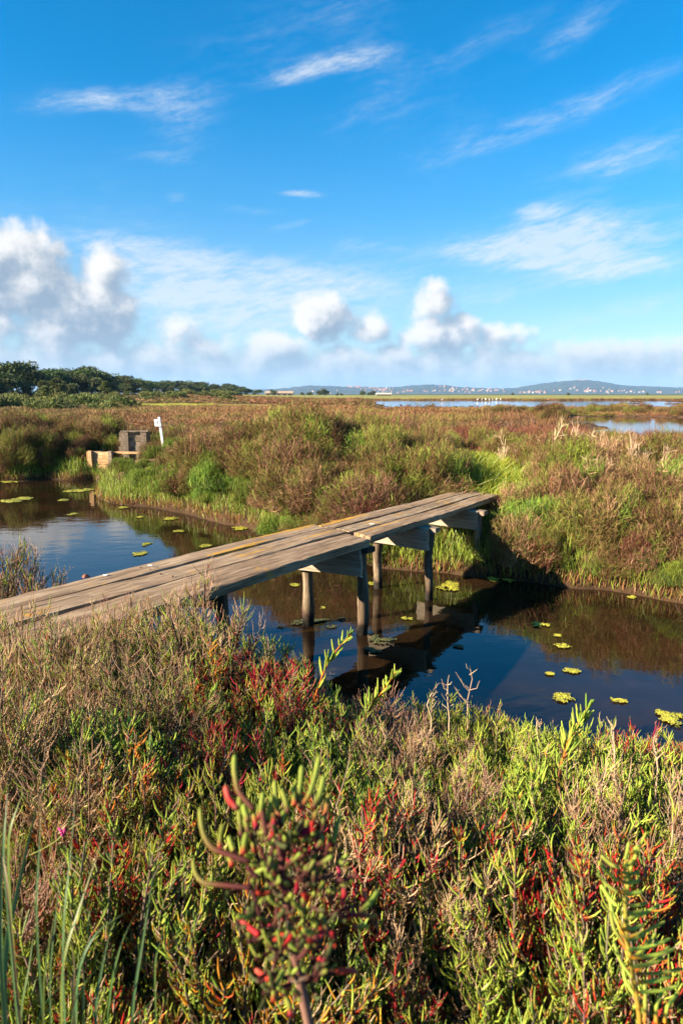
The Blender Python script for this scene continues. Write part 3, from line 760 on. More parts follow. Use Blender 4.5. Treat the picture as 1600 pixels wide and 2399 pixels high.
def clump_meshes(name, seed, rad, hgt, nbr, nsh, tip_pal, base_pal, base_frac, ln=(.014, .040), thick=.00125, dead=0.0, upright=.75):
    """near samphire clump: woody stems carrying many fleshy, upward-curving shoots"""
    r = np.random.default_rng(seed)
    # branches
    a = r.uniform(0, 6.283, nbr); q = np.sqrt(r.uniform(0.02, 1, nbr)) * rad
    H = hgt * (1 - .55 * (q / rad) ** 2) * r.uniform(.72, 1.12, nbr)
    tipx = np.stack([np.cos(a) * q, np.sin(a) * q, H], -1)
    f = np.linspace(0, 1, 6)[None, :, None]
    P = tipx[:, None] * np.concatenate([np.broadcast_to(f ** .8, (nbr, 6, 1)), np.broadcast_to(f ** .8, (nbr, 6, 1)), np.broadcast_to(f ** 1.25, (nbr, 6, 1))], -1)
    P = P + r.normal(0, .009, P.shape) * f
    P[:, 0, 2] -= .12
    R = np.linspace(.0042, .0014, 6)[None] * r.uniform(.8, 1.2, (nbr, 1))
    stem = MB().add(*tubes(P, R, jitc(WOOD, nbr, .2, r)[:, None], 4))
    # shoots
    N = nbr * nsh
    bi = np.repeat(np.arange(nbr), nsh); t_ = r.uniform(.30, 1.0, N) ** .8
    seg = np.clip((t_ * 5).astype(int), 0, 4); fr_ = t_ * 5 - seg
    base = P[bi, seg] * (1 - fr_[:, None]) + P[bi, seg + 1] * fr_[:, None]
    L = r.uniform(ln[0], ln[1], N) * (.65 + .45 * t_)
    hd = r.uniform(0, 6.283, N)
    od = np.stack([np.cos(hd), np.sin(hd), 0 * hd], -1) * r.uniform(.25, .8, (N, 1)) + nrm(base * np.array([1, 1, 0])) * .35
    up = np.stack([r.normal(0, .22, N), r.normal(0, .22, N), np.ones(N)], -1)
    d0_ = nrm(od + up * (upright - .35)); d1_ = nrm(od * .22 + up)
    K = 4; g_ = np.linspace(0, 1, K)[None, :, None]
    S_ = base[:, None] + L[:, None, None] * (d0_[:, None] * (g_ - .5 * g_ ** 2) + d1_[:, None] * (.5 * g_ ** 2)) * 1.15
    isd = r.uniform(0, 1, N) < dead
    S_ = S_ + (r.normal(0, .0035, S_.shape) * isd[:, None, None] + r.normal(0, .0006, S_.shape)) * g_
    rr_ = thick * r.uniform(.75, 1.25, (N, 1)) * np.where(isd, .5, 1.0)[:, None] * np.array([.85, 1.03, 1.0, .45])[None]
    tc_ = pick(tip_pal, N, r) * (1 + r.normal(0, .16, (N, 1))); bc = pick(base_pal, N, r) * (1 + r.normal(0, .18, (N, 1)))
    dc = pick([(TAN, 1), (PINKTAN, .9), (BROWN, .3)], N, r) * (1 + r.normal(0, .18, (N, 1)))
    tc_ = np.where(isd[:, None], dc, tc_); bc = np.where(isd[:, None], dc * .7, bc)
    bf = np.clip(r.normal(base_frac, .22, N), 0, 1.1)[:, None, None]
    mixf = np.clip((g_ - bf + .2) / .4, 0, 1)
    Cc_ = np.clip(bc[:, None] * (1 - mixf) + tc_[:, None] * mixf, .004, .9)
    shoots = MB().add(*tubes(S_, rr_, Cc_, 4))
    return stem.mesh(name + '_stems', M_TWIG, True), shoots.mesh(name + '_shoots', M_FLESH, True)

def bush_mesh(name, seed, R, H, n, pal, wid=.006, upright=.3, ln=.30, K=3, side=3, core=True, lump=.22):
    """middle-distance shrub: a lumpy dome of fine twigs"""
    r = np.random.default_rng(seed)
    z = r.uniform(-.02, 1, n); a = r.uniform(0, 6.283, n); s_ = np.sqrt(np.maximum(0, 1 - z * z))
    d = np.stack([np.cos(a) * s_, np.sin(a) * s_, z], -1)
    bd = nrm(r.normal(size=(14, 3))); bd[:, 2] = np.abs(bd[:, 2])
    lm = 1 + lump * (np.exp((d @ bd.T - 1) * 9).max(1) * 1.6 - .7)
    sc = np.array([R, R, H])
    tip = d * lm[:, None] * sc * r.uniform(.55, 1.08, (n, 1)) ** .6
    dirn = nrm(d * (1 - upright) + np.array([0, 0, upright]) + r.normal(0, .28, (n, 3)))
    L = ln * H * r.uniform(.5, 1.2, (n, 1))
    st_ = tip - dirn * L; st_[:, 2] = np.maximum(st_[:, 2], -.05)
    g_ = np.linspace(0, 1, K)[None, :, None]
    P = st_[:, None] * (1 - g_) + tip[:, None] * g_ + r.normal(0, .02 * H, (n, K, 3)) * g_ * (1 - g_) * 4 * .5
    lob = (d @ bd.T).argmax(1); lc = pick(pal, 14, r)[lob]; pk = pick(pal, n, r); own = (r.uniform(0, 1, (n, 1)) < .5)
    col = np.where(own, lc, pk) * (1 + r.normal(0, .22, (n, 1))); col = np.clip(col, .004, .9)
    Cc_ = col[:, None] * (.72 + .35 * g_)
    mb = MB().add(*ribbons(P, wid * r.uniform(.6, 1.3, (n, 1)) * np.linspace(1, .45, K)[None], Cc_, r))
    if side:
        m_ = n * side; bi = np.repeat(np.arange(n), side); t_ = r.uniform(.3, 1, (m_, 1))
        b0 = st_[bi] * (1 - t_) + tip[bi] * t_
        e_ = b0 + nrm(dirn[bi] * .7 + r.normal(0, .55, (m_, 3)) + np.array([0, 0, .25])) * (L[bi] * r.uniform(.18, .45, (m_, 1)))
        mb.add(*ribbons(np.stack([b0, e_], 1), wid * .85 * r.uniform(.6, 1.2, (m_, 1)) * np.array([[1, .5]]), np.clip(col[bi] * (1 + r.normal(0, .15, (m_, 1))), .004, .9)[:, None], r))
    if core:                                             # woody skeleton
        k = 26; a = r.uniform(0, 6.283, k); q = np.sqrt(r.uniform(0, 1, k)) * R * .75
        tp = np.stack([np.cos(a) * q, np.sin(a) * q, H * .75 * (1 - .4 * (q / R) ** 2)], -1)
        g5 = np.linspace(0, 1, 4)[None, :, None]
        Q = tp[:, None] * g5 + r.normal(0, .03 * H, (k, 4, 3)) * g5; Q[:, 0, 2] -= .1
        mb.add(*tubes(Q, np.linspace(.009, .003, 4)[None] * (H / .6), jitc(WOOD, k, .2, r)[:, None], 4))
    return mb.mesh(name, M_LEAF)

# ---- near bank clumps
KINDS = {
    'green': dict(tip_pal=[(GREEN, 2), (LIME, 2.2), (BLUEGREEN, .8)], base_pal=[(RED, .35), (GREEN, 1.3), (ORANGE, .3), (MAROON, .4)], base_frac=.15, dead=.10),
    'lime': dict(tip_pal=[(LIME, 3), (GREEN, 1)], base_pal=[(LIME, .8), (ORANGE, .6), (RED, .25), (GREEN, .8)], base_frac=.15, dead=.13),
    'red': dict(tip_pal=[(GREEN, 1.2), (LIME, 1.3), (RED, .9)], base_pal=[(RED, 2.4), (MAROON, .5), (ORANGE, .6)], base_frac=.58, dead=.16),
    'orange': dict(tip_pal=[(LIME, 1.6), (GREEN, .8), (ORANGE, .5)], base_pal=[(ORANGE, 1.6), (RED, .6)], base_frac=.42, dead=.28),
    'dry': dict(tip_pal=[(LIME, 1), (GREEN, .6)], base_pal=[(RED, .5), (BROWN, 1)], base_frac=.3, dead=.86, ln=(.025, .065)),
    'seedy': dict(tip_pal=[(GREEN, 1), (OLIVE, 1), (LIME, .5)], base_pal=[(MAROON, 1), (RED, .3), (GREEN, .6)], base_frac=.3, dead=.70, ln=(.025, .065)),
}
LAB = {
    'green': 'green fleshy glasswort clump with upright shoots on the near bank',
    'lime': 'light yellow-green glasswort clump with orange stem bases on the near bank',
    'red': 'red-stemmed glasswort clump with green tips on the near bank',
    'orange': 'orange-tinged glasswort clump turning colour on the near bank',
    'dry': 'dry tan twiggy dead glasswort clump on the near bank',
    'seedy': 'tall brown gone-to-seed glasswort bush beside the near end of the footbridge',
}
WHAT = {'green': 'green fleshy glasswort clump', 'lime': 'yellow-green glasswort clump', 'red': 'red-stemmed glasswort clump', 'orange': 'orange-tinged glasswort clump', 'dry': 'dry tan dead glasswort clump'}
CLUMP = {}
for ki, (k, kw) in enumerate(KINDS.items()):
    CLUMP[k] = []
    for v in range(3 if k in ('green', 'lime', 'red', 'dry') else 2):
        if k == 'seedy': CLUMP[k].append(clump_meshes('glasswort', 300 + ki * 10 + v, .26, .52, 56, 44, thick=.0013, **kw))
        elif k == 'dry': CLUMP[k].append(clump_meshes('glasswort', 300 + ki * 10 + v, .21, .34, 50, 46, thick=.0014, **kw))
        else: CLUMP[k].append(clump_meshes('glasswort', 300 + ki * 10 + v, .21, .33, 48, 50, **kw))
PATCH = [  # photo px centre, radii, kind, weight
    (170, 1560, 260, 150, 'seedy', 2.2), (380, 1500, 120, 80, 'seedy', 1.0), (120, 1700, 220, 90, 'seedy', 1.4), (560, 1600, 200, 110, 'green', 1.2), (620, 1480, 150, 60, 'red', .7), (480, 1500, 140, 90, 'red', .9),
    (480, 1740, 120, 70, 'red', 1.1), (720, 1720, 160, 60, 'red', .7), (990, 1760, 150, 90, 'dry', 3.2), (1000, 1900, 150, 60, 'dry', 1.6), (1360, 2000, 130, 90, 'dry', 2.8), (1180, 2060, 140, 70, 'dry', .6), (1450, 1720, 160, 60, 'dry', .7),
    (340, 1960, 150, 90, 'red', 1.5), (1050, 2180, 170, 90, 'red', 1.4), (520, 2300, 150, 80, 'red', .9), (430, 2150, 90, 60, 'orange', 1.6), (1420, 2180, 170, 70, 'orange', 1.2), (1280, 1840, 260, 120, 'lime', 1.3), (1500, 1850, 200, 120, 'lime', 1.4),
    (900, 2050, 200, 100, 'green', 1.0), (700, 1950, 260, 90, 'green', .9), (250, 2250, 260, 130, 'green', 1.1), (1200, 2320, 260, 90, 'green', 1.0), (840, 1560, 90, 50, 'lime', 1.2), (1350, 1680, 90, 50, 'lime', 1.2), (1100, 1660, 120, 40, 'green', .8),
]
def kind_at(u, v, r):
    wt = {'green': .32, 'lime': .42, 'red': .34, 'orange': .20, 'dry': .20, 'seedy': 0.0}
    for (pu, pv_, ru, rv, k, w_) in PATCH:
        wt[k] += w_ * math.exp(-((u - pu) / ru) ** 2 - ((v - pv_) / rv) ** 2)
    ks = list(wt); return r.choices(ks, [wt[k] for k in ks])[0]
def place_clump(k, x, y, sc, rz, zoff=0, hs_=1.0, label=None, group=None):
    st_, sh = random.choice(CLUMP[k])
    e = empty('glasswort_bush' if k == 'seedy' else 'glasswort_clump', (x, y, hz((x, y)) - .02 + zoff))
    e.rotation_euler = (random.uniform(-.08, .08), random.uniform(-.08, .08), rz); e.scale = (sc, sc, sc * hs_)
    if label is None and k != 'seedy':
        where = 'beside the tall close-up glasswort plant' if math.hypot(x - .0, y - .6) < .45 else 'around the comb-leaved orange-stemmed sprig' if math.hypot(x - .45, y - .75) < .4 else 'among the long grass blades' if x < -.3 and y < 1.15 else \
            'at the water edge of the near bank' if float(y_near(np.array(x))) - y < .75 else 'near the footbridge on the near bank' if x < -.6 and y > 2.2 else 'in the middle of the near bank'
        label = WHAT[k] + ' ' + where; group = WHAT[k] + 's ' + where
    tag(e, label or LAB[k], 'bush' if k == 'seedy' else 'glasswort', group or {'green': 'green glasswort clumps on the near bank', 'lime': 'light green glasswort clumps on the near bank', 'red': 'red glasswort clumps on the near bank', 'orange': 'orange glasswort clumps on the near bank', 'dry': 'dead glasswort clumps on the near bank', 'seedy': 'brown seeding bushes on the near bank'}[k])
    link('stems', st_, e); link('shoots', sh, e)
    return e
pr = random.Random(11); random.seed(5)
pts = []
tries = 0
while len(pts) < 190 and tries < 40000:
    tries += 1
    y = pr.uniform(.42, 5.2); x = pr.uniform(-1, 1) * (.62 * y + .45)
    if y > float(y_near(np.array(x))) - .05: continue
    z = hz((x, y)) + .3
    u, v, f = to_px((x, y, z))
    if not (-160 < u < 1760 and v < 2600): continue
    # keep the strip under the footbridge clear and nothing growing through its deck
    s_ = np.dot(np.array([x, y]) - nR1[:2], perp[:2])
    if -1.15 < s_ < .16: continue
    if s_ <= -1.15 and y < 4: continue
    md = .135 if y < 2.2 else .17
    if any((x - a) ** 2 + (y - b2) ** 2 < md * md for a, b2 in pts): continue
    if y < .75 and abs(x) < .25: continue
    pts.append((x, y))
for (x, y) in pts:
    u, v, f = to_px((x, y, hz((x, y)) + .28))
    k = kind_at(float(u), float(v), pr)
    sc = pr.uniform(.75, 1.25)
    if k == 'seedy': sc *= .95
    if y < 1.1: sc *= .95
    sc *= 1 + .38 * float(np.clip((y - 2.0) / .8, 0, 1) * np.clip((760 - u) / 120, 0, 1) * np.clip((u - 330) / 90, 0, 1))
    place_clump(k, x, y, sc, pr.uniform(0, 6.28))
# bush standing in the ditch edge beyond the deck
for (x, y, sc, k) in [(-2.46, 5.02, 1.75, 'seedy'), (-2.75, 5.1, 1.9, 'seedy'), (-2.24, 5.1, 1.15, 'seedy'), (-2.12, 5.12, .6, 'green')]:
    place_clump(k, x, y, sc, pr.uniform(0, 6), label='dark seeding bush at the water beyond the footbridge deck', group='bushes at the water beyond the deck')
print('near clumps', len(pts))

# ---- taller single sprigs standing up from the near bank
def sprig(name, label, pts_px, dist, leaf_n, leaf_len, cols, seed, thick=.0022, both=True, cat='glasswort', stem_c=ORANGE, stem_r=.0025):
    r = np.random.default_rng(seed)
    Q = np.array([at_d(u, v, dist + dd) for (u, v, dd) in pts_px])
    fs = np.linspace(0, 1, 12); src = np.linspace(0, 1, len(Q))
    Pm = np.stack([np.interp(fs, src, Q[:, c]) for c in range(3)], -1)
    e = empty(name, tuple(Pm[0])); tag(e, label, cat)
    gz = hz(Pm[0]); low = np.array([Pm[0] * (1 - f) + np.array([Pm[0][0], Pm[0][1], gz - .03]) * f for f in (1, .5)])
    full = np.concatenate([low, Pm]) - Pm[0]
    link('stem', MB().add(*tubes(full[None], np.linspace(stem_r * 1.4, stem_r * .7, len(full))[None], jitc(stem_c, 1, .1, r)[:, None], 6)).mesh('stem', M_FLESH, True), e)
    T = nrm(np.gradient(Pm, axis=0)); view = nrm(Pm.mean(0) - np.array([0, 0, CAM_H]))
    for q in range(leaf_n):
        f = r.uniform(.12, 1); j = min(10, int(f * 11)); b0 = Pm[j] + (Pm[j + 1] - Pm[j]) * (f * 11 - j) - Pm[0]
        sd = r.normal(size=3); sd = nrm(sd - T[j] * sd.dot(T[j]))
        d_ = nrm(sd * .8 + T[j] * .75 + np.array([0, 0, .35])); L = leaf_len * r.uniform(.6, 1.15) * (1.15 - .5 * f)
        g5 = np.linspace(0, 1, 6)[:, None]
        P = b0 + d_ * L * g5 + np.array([0, 0, 1]) * L * .28 * g5 ** 2
        c = np.array(cols[r.integers(len(cols))]) * (1 + r.normal(0, .1)); bc = np.array([RED, ORANGE, c][r.integers(3)])
        C_ = bc * (1 - np.clip(g5 * 3, 0, 1)) + c * np.clip(g5 * 3, 0, 1)
        link('shoot', MB().add(*tubes(P[None], (thick * r.uniform(.8, 1.15) * np.array([.8, 1, 1.05, 1.05, .95, .5]))[None], C_[None], 7)).mesh('shoot', M_FLESH, True), e)
    return e
sprig('glasswort_sprig', 'long yellow-green glasswort sprig arching out over the water from the near bank', [(735, 1640, 0), (760, 1570, 0), (790, 1520, 0), (822, 1488, 0)], 2.6, 34, .05, [LIME, GREEN], 1, .003)
sprig('glasswort_sprig', 'green comb-like glasswort sprig leaning over the dark reflection of the footbridge', [(840, 1700, 0), (870, 1650, 0), (900, 1615, 0), (925, 1580, 0)], 2.35, 30, .05, [GREEN, LIME], 2, .003)
sprig('glasswort_sprig', 'bright fan-shaped glasswort sprig standing at the water beside floating algae', [(1310, 1800, 0), (1330, 1740, 0), (1352, 1700, 0), (1378, 1655, 0)], 2.0, 40, .055, [LIME, GREEN], 3, .003)
def dead_twig(name, label, u, v, hpx, dist, seed, n=9, c=(.36, .25, .16)):
    r = np.random.default_rng(seed)
    b0 = at_d(u, v, dist); tp = at_d(u + r.normal(0, hpx * .08), v - hpx, dist); L = np.linalg.norm(tp - b0)
    gz = hz(b0); b1 = np.array([b0[0], b0[1], gz - .03])
    e = empty(name, tuple(b1)); tag(e, label, 'twig', 'bare dead twigs over the near plants')
    P = np.array([b1, (b1 + b0) / 2, b0, b0 * .6 + tp * .4 + r.normal(0, .006, 3), b0 * .25 + tp * .75 + r.normal(0, .006, 3), tp]) - b1
    link('stem', MB().add(*tubes(P[None], (np.array([2.6, 2.4, 2.2, 1.9, 1.6, 1.1]) * .001)[None], np.array(c)[None, None], 5)).mesh('stem', M_TWIG, True), e)
    for q in range(n):
        f = r.uniform(.15, .95); s0 = (b0 * (1 - f) + tp * f) - b1
        a = r.uniform(0, 6.28); d_ = nrm(np.array([math.cos(a), math.sin(a) * .6, r.uniform(.5, 1.2)])); l_ = L * r.uniform(.18, .4) * (1.1 - .5 * f)
        P = np.array([s0, s0 + d_ * l_ * .5 + r.normal(0, .003, 3), s0 + d_ * l_ + np.array([0, 0, l_ * .25])])
        link('twig', MB().add(*tubes(P[None], (np.array([1.6, 1.4, .8]) * .001)[None], np.array(c)[None, None] * r.uniform(.8, 1.15), 5)).mesh('twig', M_TWIG, True), e)
for k, (u, v, h_, d_) in enumerate([(1095, 1690, 130, 2.3), (1052, 1680, 80, 2.3), (1440, 1790, 100, 1.95), (1262, 1740, 55, 2.1), (1540, 1800, 80, 1.8), (1010, 1680, 60, 2.4)]):
    dead_twig('dead_twig', 'bare tan dead twig rising above the near bank plants against the water', u, v, h_, d_, 50 + k)

# ---- the big blurred glasswort right in front, and the comb-leaved one beside it
def shoot_obj(parent, P, rad, c0, c1, c2, org, mb_name='shoot', mat_=None):
    P = np.asarray(P, float); n = 17
    src = np.concatenate([[0], np.cumsum(np.linalg.norm(np.diff(P, axis=0), axis=1))]); src /= src[-1]
    fs = np.linspace(0, 1, n)
    Q = np.stack([np.interp(fs, src, P[:, c]) for c in range(3)], -1)
    for _ in range(2): Q[1:-1] = (Q[:-2] + Q[1:-1] * 2 + Q[2:]) / 4
    f3 = fs[:, None]
    C_ = np.where(f3 < .35, np.array(c0) * (1 - f3 / .35) + np.array(c1) * (f3 / .35), np.array(c1) * (1 - (f3 - .35) / .65) + np.array(c2) * ((f3 - .35) / .65))
    R_ = rad * np.concatenate([[.8], np.tile([1.08, .93], 7), [.9, .35]])
    return link(mb_name, MB().add(*tubes((Q - org)[None], R_[None], C_[None], 7)).mesh(mb_name, mat_ or M_FLESH, True), parent)
zx = lambda x, y: (350 + x / 2.412, 1700 + y / 2.412)
D0 = .57
root = at_d(*zx(930, 1686), D0); gbase = np.array([root[0] + .03, root[1] + .05, 0]); gbase[2] = hz(gbase) - .03
bigp = empty('glasswort_plant', tuple(gbase)); tag(bigp, 'tall glasswort plant close up with fat green shoots and red joints', 'glasswort')
stem_pts = np.array([gbase, (gbase + root) / 2 + np.array([.012, 0, 0]), root, at_d(*zx(860, 1500), D0), at_d(*zx(800, 1330), D0), at_d(*zx(770, 1130), D0), at_d(*zx(740, 900), D0), at_d(*zx(730, 650), D0), at_d(*zx(735, 520), D0)])
shoot_obj(bigp, stem_pts, .0042, TAN, TAN, MAROON, gbase, 'woody_stem', M_TWIG)
DKM = (.05, .014, .011)
for (pts_, n_) in (([(800, 1330), (680, 1250), (620, 1050), (560, 860)], 0), ([(790, 1300), (930, 1150), (1060, 1050), (1150, 1020)], 0), ([(770, 1130), (880, 900), (950, 760), (1000, 700)], 0), ([(760, 1000), (640, 830), (600, 700), (570, 600)], 0), ([(840, 1450), (760, 1420), (690, 1400)], 0), ([(840, 1440), (960, 1400), (1060, 1390)], 0)):
    shoot_obj(bigp, [at_d(*zx(x, y), D0 + .012 * math.sin(x)) for x, y in pts_], .0018, WOOD, DKM, DKM, gbase, 'branch', M_TWIG)
DKM = (.05, .014, .011); YG = (.21, .245, .038); DG = (.06, .07, .02)
SH = [[(590, 470), (500, 370), (480, 250), (482, 165)], [(500, 470), (450, 420), (430, 340)], [(520, 620), (508, 500), (512, 390)], [(560, 540), (540, 490), (533, 450)], [(610, 600), (600, 550), (590, 500)],
      [(620, 530), (635, 450), (642, 375)], [(660, 600), (680, 480), (694, 395)], [(735, 530), (715, 420), (708, 310)], [(785, 490), (768, 420), (748, 365)], [(822, 450), (815, 390), (817, 340)], [(838, 440), (855, 320), (862, 225)],
      [(850, 475), (905, 395), (938, 280), (962, 168)], [(925, 470), (962, 400), (987, 280)], [(958, 645), (995, 500), (1014, 385)], [(1010, 755), (1050, 620), (1078, 498)], [(865, 620), (920, 560), (948, 480)],
      [(560, 765), (350, 695), (300, 600), (286, 462)], [(400, 700), (402, 620), (416, 555)], [(570, 915), (300, 890), (255, 830), (247, 750)], [(490, 735), (465, 680), (448, 625)], [(530, 725), (540, 660), (550, 610)], [(600, 710), (588, 650), (592, 620)],
      [(1190, 1060), (1213, 990), (1217, 915)], [(1180, 1065), (1250, 1000), (1295, 925)], [(1120, 1065), (1200, 1072), (1285, 1075)], [(1085, 1010), (1105, 960), (1098, 925)], [(620, 1180), (550, 1130), (500, 1085)], [(760, 1330), (670, 1230), (745, 1150)],
      [(680, 1435), (630, 1400), (602, 1378)], [(1060, 1390), (1110, 1385), (1175, 1388)], [(700, 1560), (705, 1500), (690, 1440)], [(800, 1640), (790, 1580), (770, 1540)], [(470, 790), (450, 740), (430, 710)], [(955, 700), (950, 640), (960, 590)], [(1060, 900), (1075, 820), (1060, 770)],
      [(1150, 1150), (1200, 1130), (1240, 1140)], [(560, 600), (545, 540), (548, 470)], [(700, 600), (705, 540), (700, 500)], [(740, 560), (755, 520), (762, 480)]]
sr = np.random.default_rng(91)
for q, p in enumerate(SH):
    dd = D0 + sr.normal(0, .018)
    red = q in (1, 22, 25, 26, 28, 29, 34) 
    c0 = DKM if q in (0, 16, 18) else MAROON if sr.uniform() < .55 else RED; c1 = (.10, .03, .018) if q in (0, 16, 18) else RED if red or sr.uniform() < .25 else tuple(np.array(YG) * .8); c2 = YG if not red else (.34, .06, .05)
    shoot_obj(bigp, [at_d(*zx(x, y), dd + .01 * k) for k, (x, y) in enumerate(p)], .0023 * sr.uniform(.85, 1.12), c0, c1, c2, gbase)
for q in range(360):                                  # short shoots turned every way in the body of the plant
    cx, cy = sr.normal(820, 175), sr.uniform(560, 1540)
    wlim = np.interp(cy, [560, 800, 1100, 1300, 1540], [170, 330, 330, 200, 160])
    if abs(cx - 800) > wlim: continue
    b0 = at_d(*zx(cx, cy), D0 + sr.normal(0, .03)); d_ = nrm(np.array([sr.normal(0, .6), sr.normal(-.15, .7), sr.uniform(-.1, 1)])); L = sr.uniform(.007, .017)
    tipc = [YG, YG, YG, RED, DG, DG, MAROON][sr.integers(7)]
    shoot_obj(bigp, [b0, b0 + d_ * L * .5, b0 + d_ * L + np.array([0, 0, L * .25])], .0017 * sr.uniform(.8, 1.2), DKM, DKM if sr.uniform() < .5 else tuple(np.array(tipc) * .8), tipc, gbase)

zy = lambda x, y: (1000 + x / 2.613, 1800 + y / 2.613)
D1 = .80
r1 = at_d(*zy(1330, 1560), D1); gb1 = np.array([r1[0] + .02, r1[1] + .05, 0]); gb1[2] = hz(gb1) - .03
fern = empty('glasswort_plant', tuple(gb1)); tag(fern, 'orange-stemmed glasswort sprig with comb-like rows of green shoots', 'glasswort')
shoot_obj(fern, np.array([gb1, (gb1 + r1) / 2] + [at_d(*zy(x, y), D1) for x, y in [(1330, 1560), (1270, 1300), (1215, 1080), (1185, 880), (1170, 720), (1200, 580), (1260, 480), (1340, 390)]]), .0028, TAN, ORANGE, LIME, gb1, 'stem')
LV = [((1190, 635), (1300, 632)), ((1180, 655), (1240, 655)), ((1180, 690), (1297, 688)), ((1180, 757), (1322, 752)), ((1185, 803), (1235, 800)), ((1200, 832), (1342, 826)), ((1195, 880), (1322, 870)), ((1205, 930), (1420, 835)), ((1205, 985), (1320, 955)), ((1210, 1040), (1455, 935)), ((1220, 1050), (1330, 1015)),
      ((1230, 1115), (1490, 1040)), ((1250, 1160), (1515, 1105)), ((1260, 1215), (1450, 1160)), ((1280, 1260), (1567, 1225)), ((1290, 1310), (1500, 1270)), ((1300, 1370), (1540, 1330)), ((1180, 610), (1062, 530)), ((1172, 690), (1045, 568)), ((1165, 760), (1035, 640)), ((1160, 840), (1062, 712)), ((1210, 560), (1235, 450)), ((1250, 520), (1290, 470)), ((1200, 600), (1260, 560)),
      ((1200, 1010), (1130, 880), (1110, 760)), ((1220, 1110), (1140, 980), (1120, 870)), ((1260, 1290), (1180, 1180), (1140, 1060)), ((1290, 1420), (1210, 1300), (1190, 1180)), ((1400, 1560), (1400, 1460), (1440, 1360)), ((1330, 1560), (1335, 1420), (1330, 1290)), ((1450, 1560), (1470, 1450), (1530, 1380)), ((1240, 1180), (1330, 1100), (1400, 1010)), ((1270, 1240), (1400, 1170), (1480, 1090))]
for p in LV:
    dd = D1 + sr.normal(0, .012)
    P = [at_d(*zy(x, y), dd + .012 * k) for k, (x, y) in enumerate(p)]
    if len(P) == 2: P = [P[0], (P[0] + P[1]) / 2 - np.array([0, 0, .003]), P[1]]
    c = LIME if sr.uniform() < .6 else YG
    shoot_obj(fern, P, .0022 * sr.uniform(.85, 1.1), ORANGE if sr.uniform() < .4 else c, c, c, gb1)

# ---- grass tuft, each blade a part
gt_ = empty('grass_tuft'); tag(gt_, 'tuft of long blue-green grass blades among the near glasswort', 'grass')
zg = lambda x, y: (x / 3.6225, 1750 + y / 3.6225)
BL = [([(0, 1950), (130, 1300), (380, 230)], 44), ([(290, 1500), (330, 1000), (362, 330)], 18), ([(500, 1950), (560, 1300), (605, 900), (660, 190)], 26), ([(470, 1980), (600, 1600), (705, 1280), (880, 750)], 30), ([(5, 2050), (8, 1300), (35, 430)], 30), ([(20, 1000), (48, 650), (72, 340)], 18), ([(35, 850), (130, 560), (208, 365)], 22),
      ([(1090, 2351), (1180, 1850), (1250, 1420), (1325, 930)], 24), ([(780, 2350), (870, 1850), (965, 1440)], 24), ([(1050, 2351), (1250, 2200), (1520, 1980)], 24), ([(600, 2000), (800, 1560), (1090, 1395)], 22), ([(400, 2050), (480, 1450), (512, 930)], 14), ([(330, 2200), (430, 1600), (540, 1100)], 16), ([(610, 2100), (640, 1900), (600, 1560)], 16),
      ([(880, 2250), (1040, 1600), (1210, 1340)], 16), ([(150, 2300), (250, 1900), (300, 1480)], 20), ([(560, 2351), (700, 2000), (960, 1760)], 14), ([(1300, 1900), (1340, 1700), (1420, 1520)], 16), ([(90, 1500), (60, 1100), (20, 900)], 20), ([(700, 2351), (720, 2000), (690, 1750)], 14), ([(250, 2351), (480, 2050), (760, 1880)], 14)]
gr_ = np.random.default_rng(5)
for q, (p, wpx) in enumerate(BL):
    dd = gr_.uniform(.72, .98)
    pts3 = [at_d(*zg(x, y), dd + .02 * k) for k, (x, y) in enumerate(p)]
    b0 = pts3[0]; foot = np.array([b0[0] - (pts3[1][0] - b0[0]) * .3, b0[1], 0]); foot[2] = min(hz(foot) - .02, b0[2] - .02)
    P = np.array([foot] + pts3)
    src = np.linspace(0, 1, len(P)); fs = np.linspace(0, 1, 14)
    Q = np.stack([np.interp(fs, src, P[:, c]) for c in range(3)], -1)
    for _ in range(3): Q[1:-1] = (Q[:-2] + 2 * Q[1:-1] + Q[2:]) / 4
    W_ = wpx / 3.6225 / FPX * dd * 1.05 * np.clip((1 - fs) * 2.2, .03, 1)
    T = nrm(np.gradient(Q, axis=0)); sd = nrm(np.cross(T, np.array([gr_.normal(0, .35), 1, gr_.normal(0, .2)])))
    nn = np.cross(sd, T)
    V = np.stack([Q - sd * W_[:, None] / 2, Q + nn * W_[:, None] * .18, Q + sd * W_[:, None] / 2], 1) - foot
    i = np.arange(42).reshape(14, 3)
    F = np.stack([i[:-1, :-1], i[:-1, 1:], i[1:, 1:], i[1:, :-1]], -1).reshape(-1, 4)
    c = np.array([(.075, .145, .050), (.090, .160, .040), (.13, .18, .035), (.20, .13, .06)][gr_.choice(4, p=[.4, .3, .22, .08])])
    C_ = np.repeat((c[None] * (1 - .35 * fs[:, None] ** 3) + np.array([.16, .10, .03])[None] * .35 * fs[:, None] ** 3)[:, None], 3, 1)
    link('blade', MB().add(V, F, C_.reshape(-1, 3)).mesh('blade', M_GRASS, True), gt_, loc=tuple(foot))

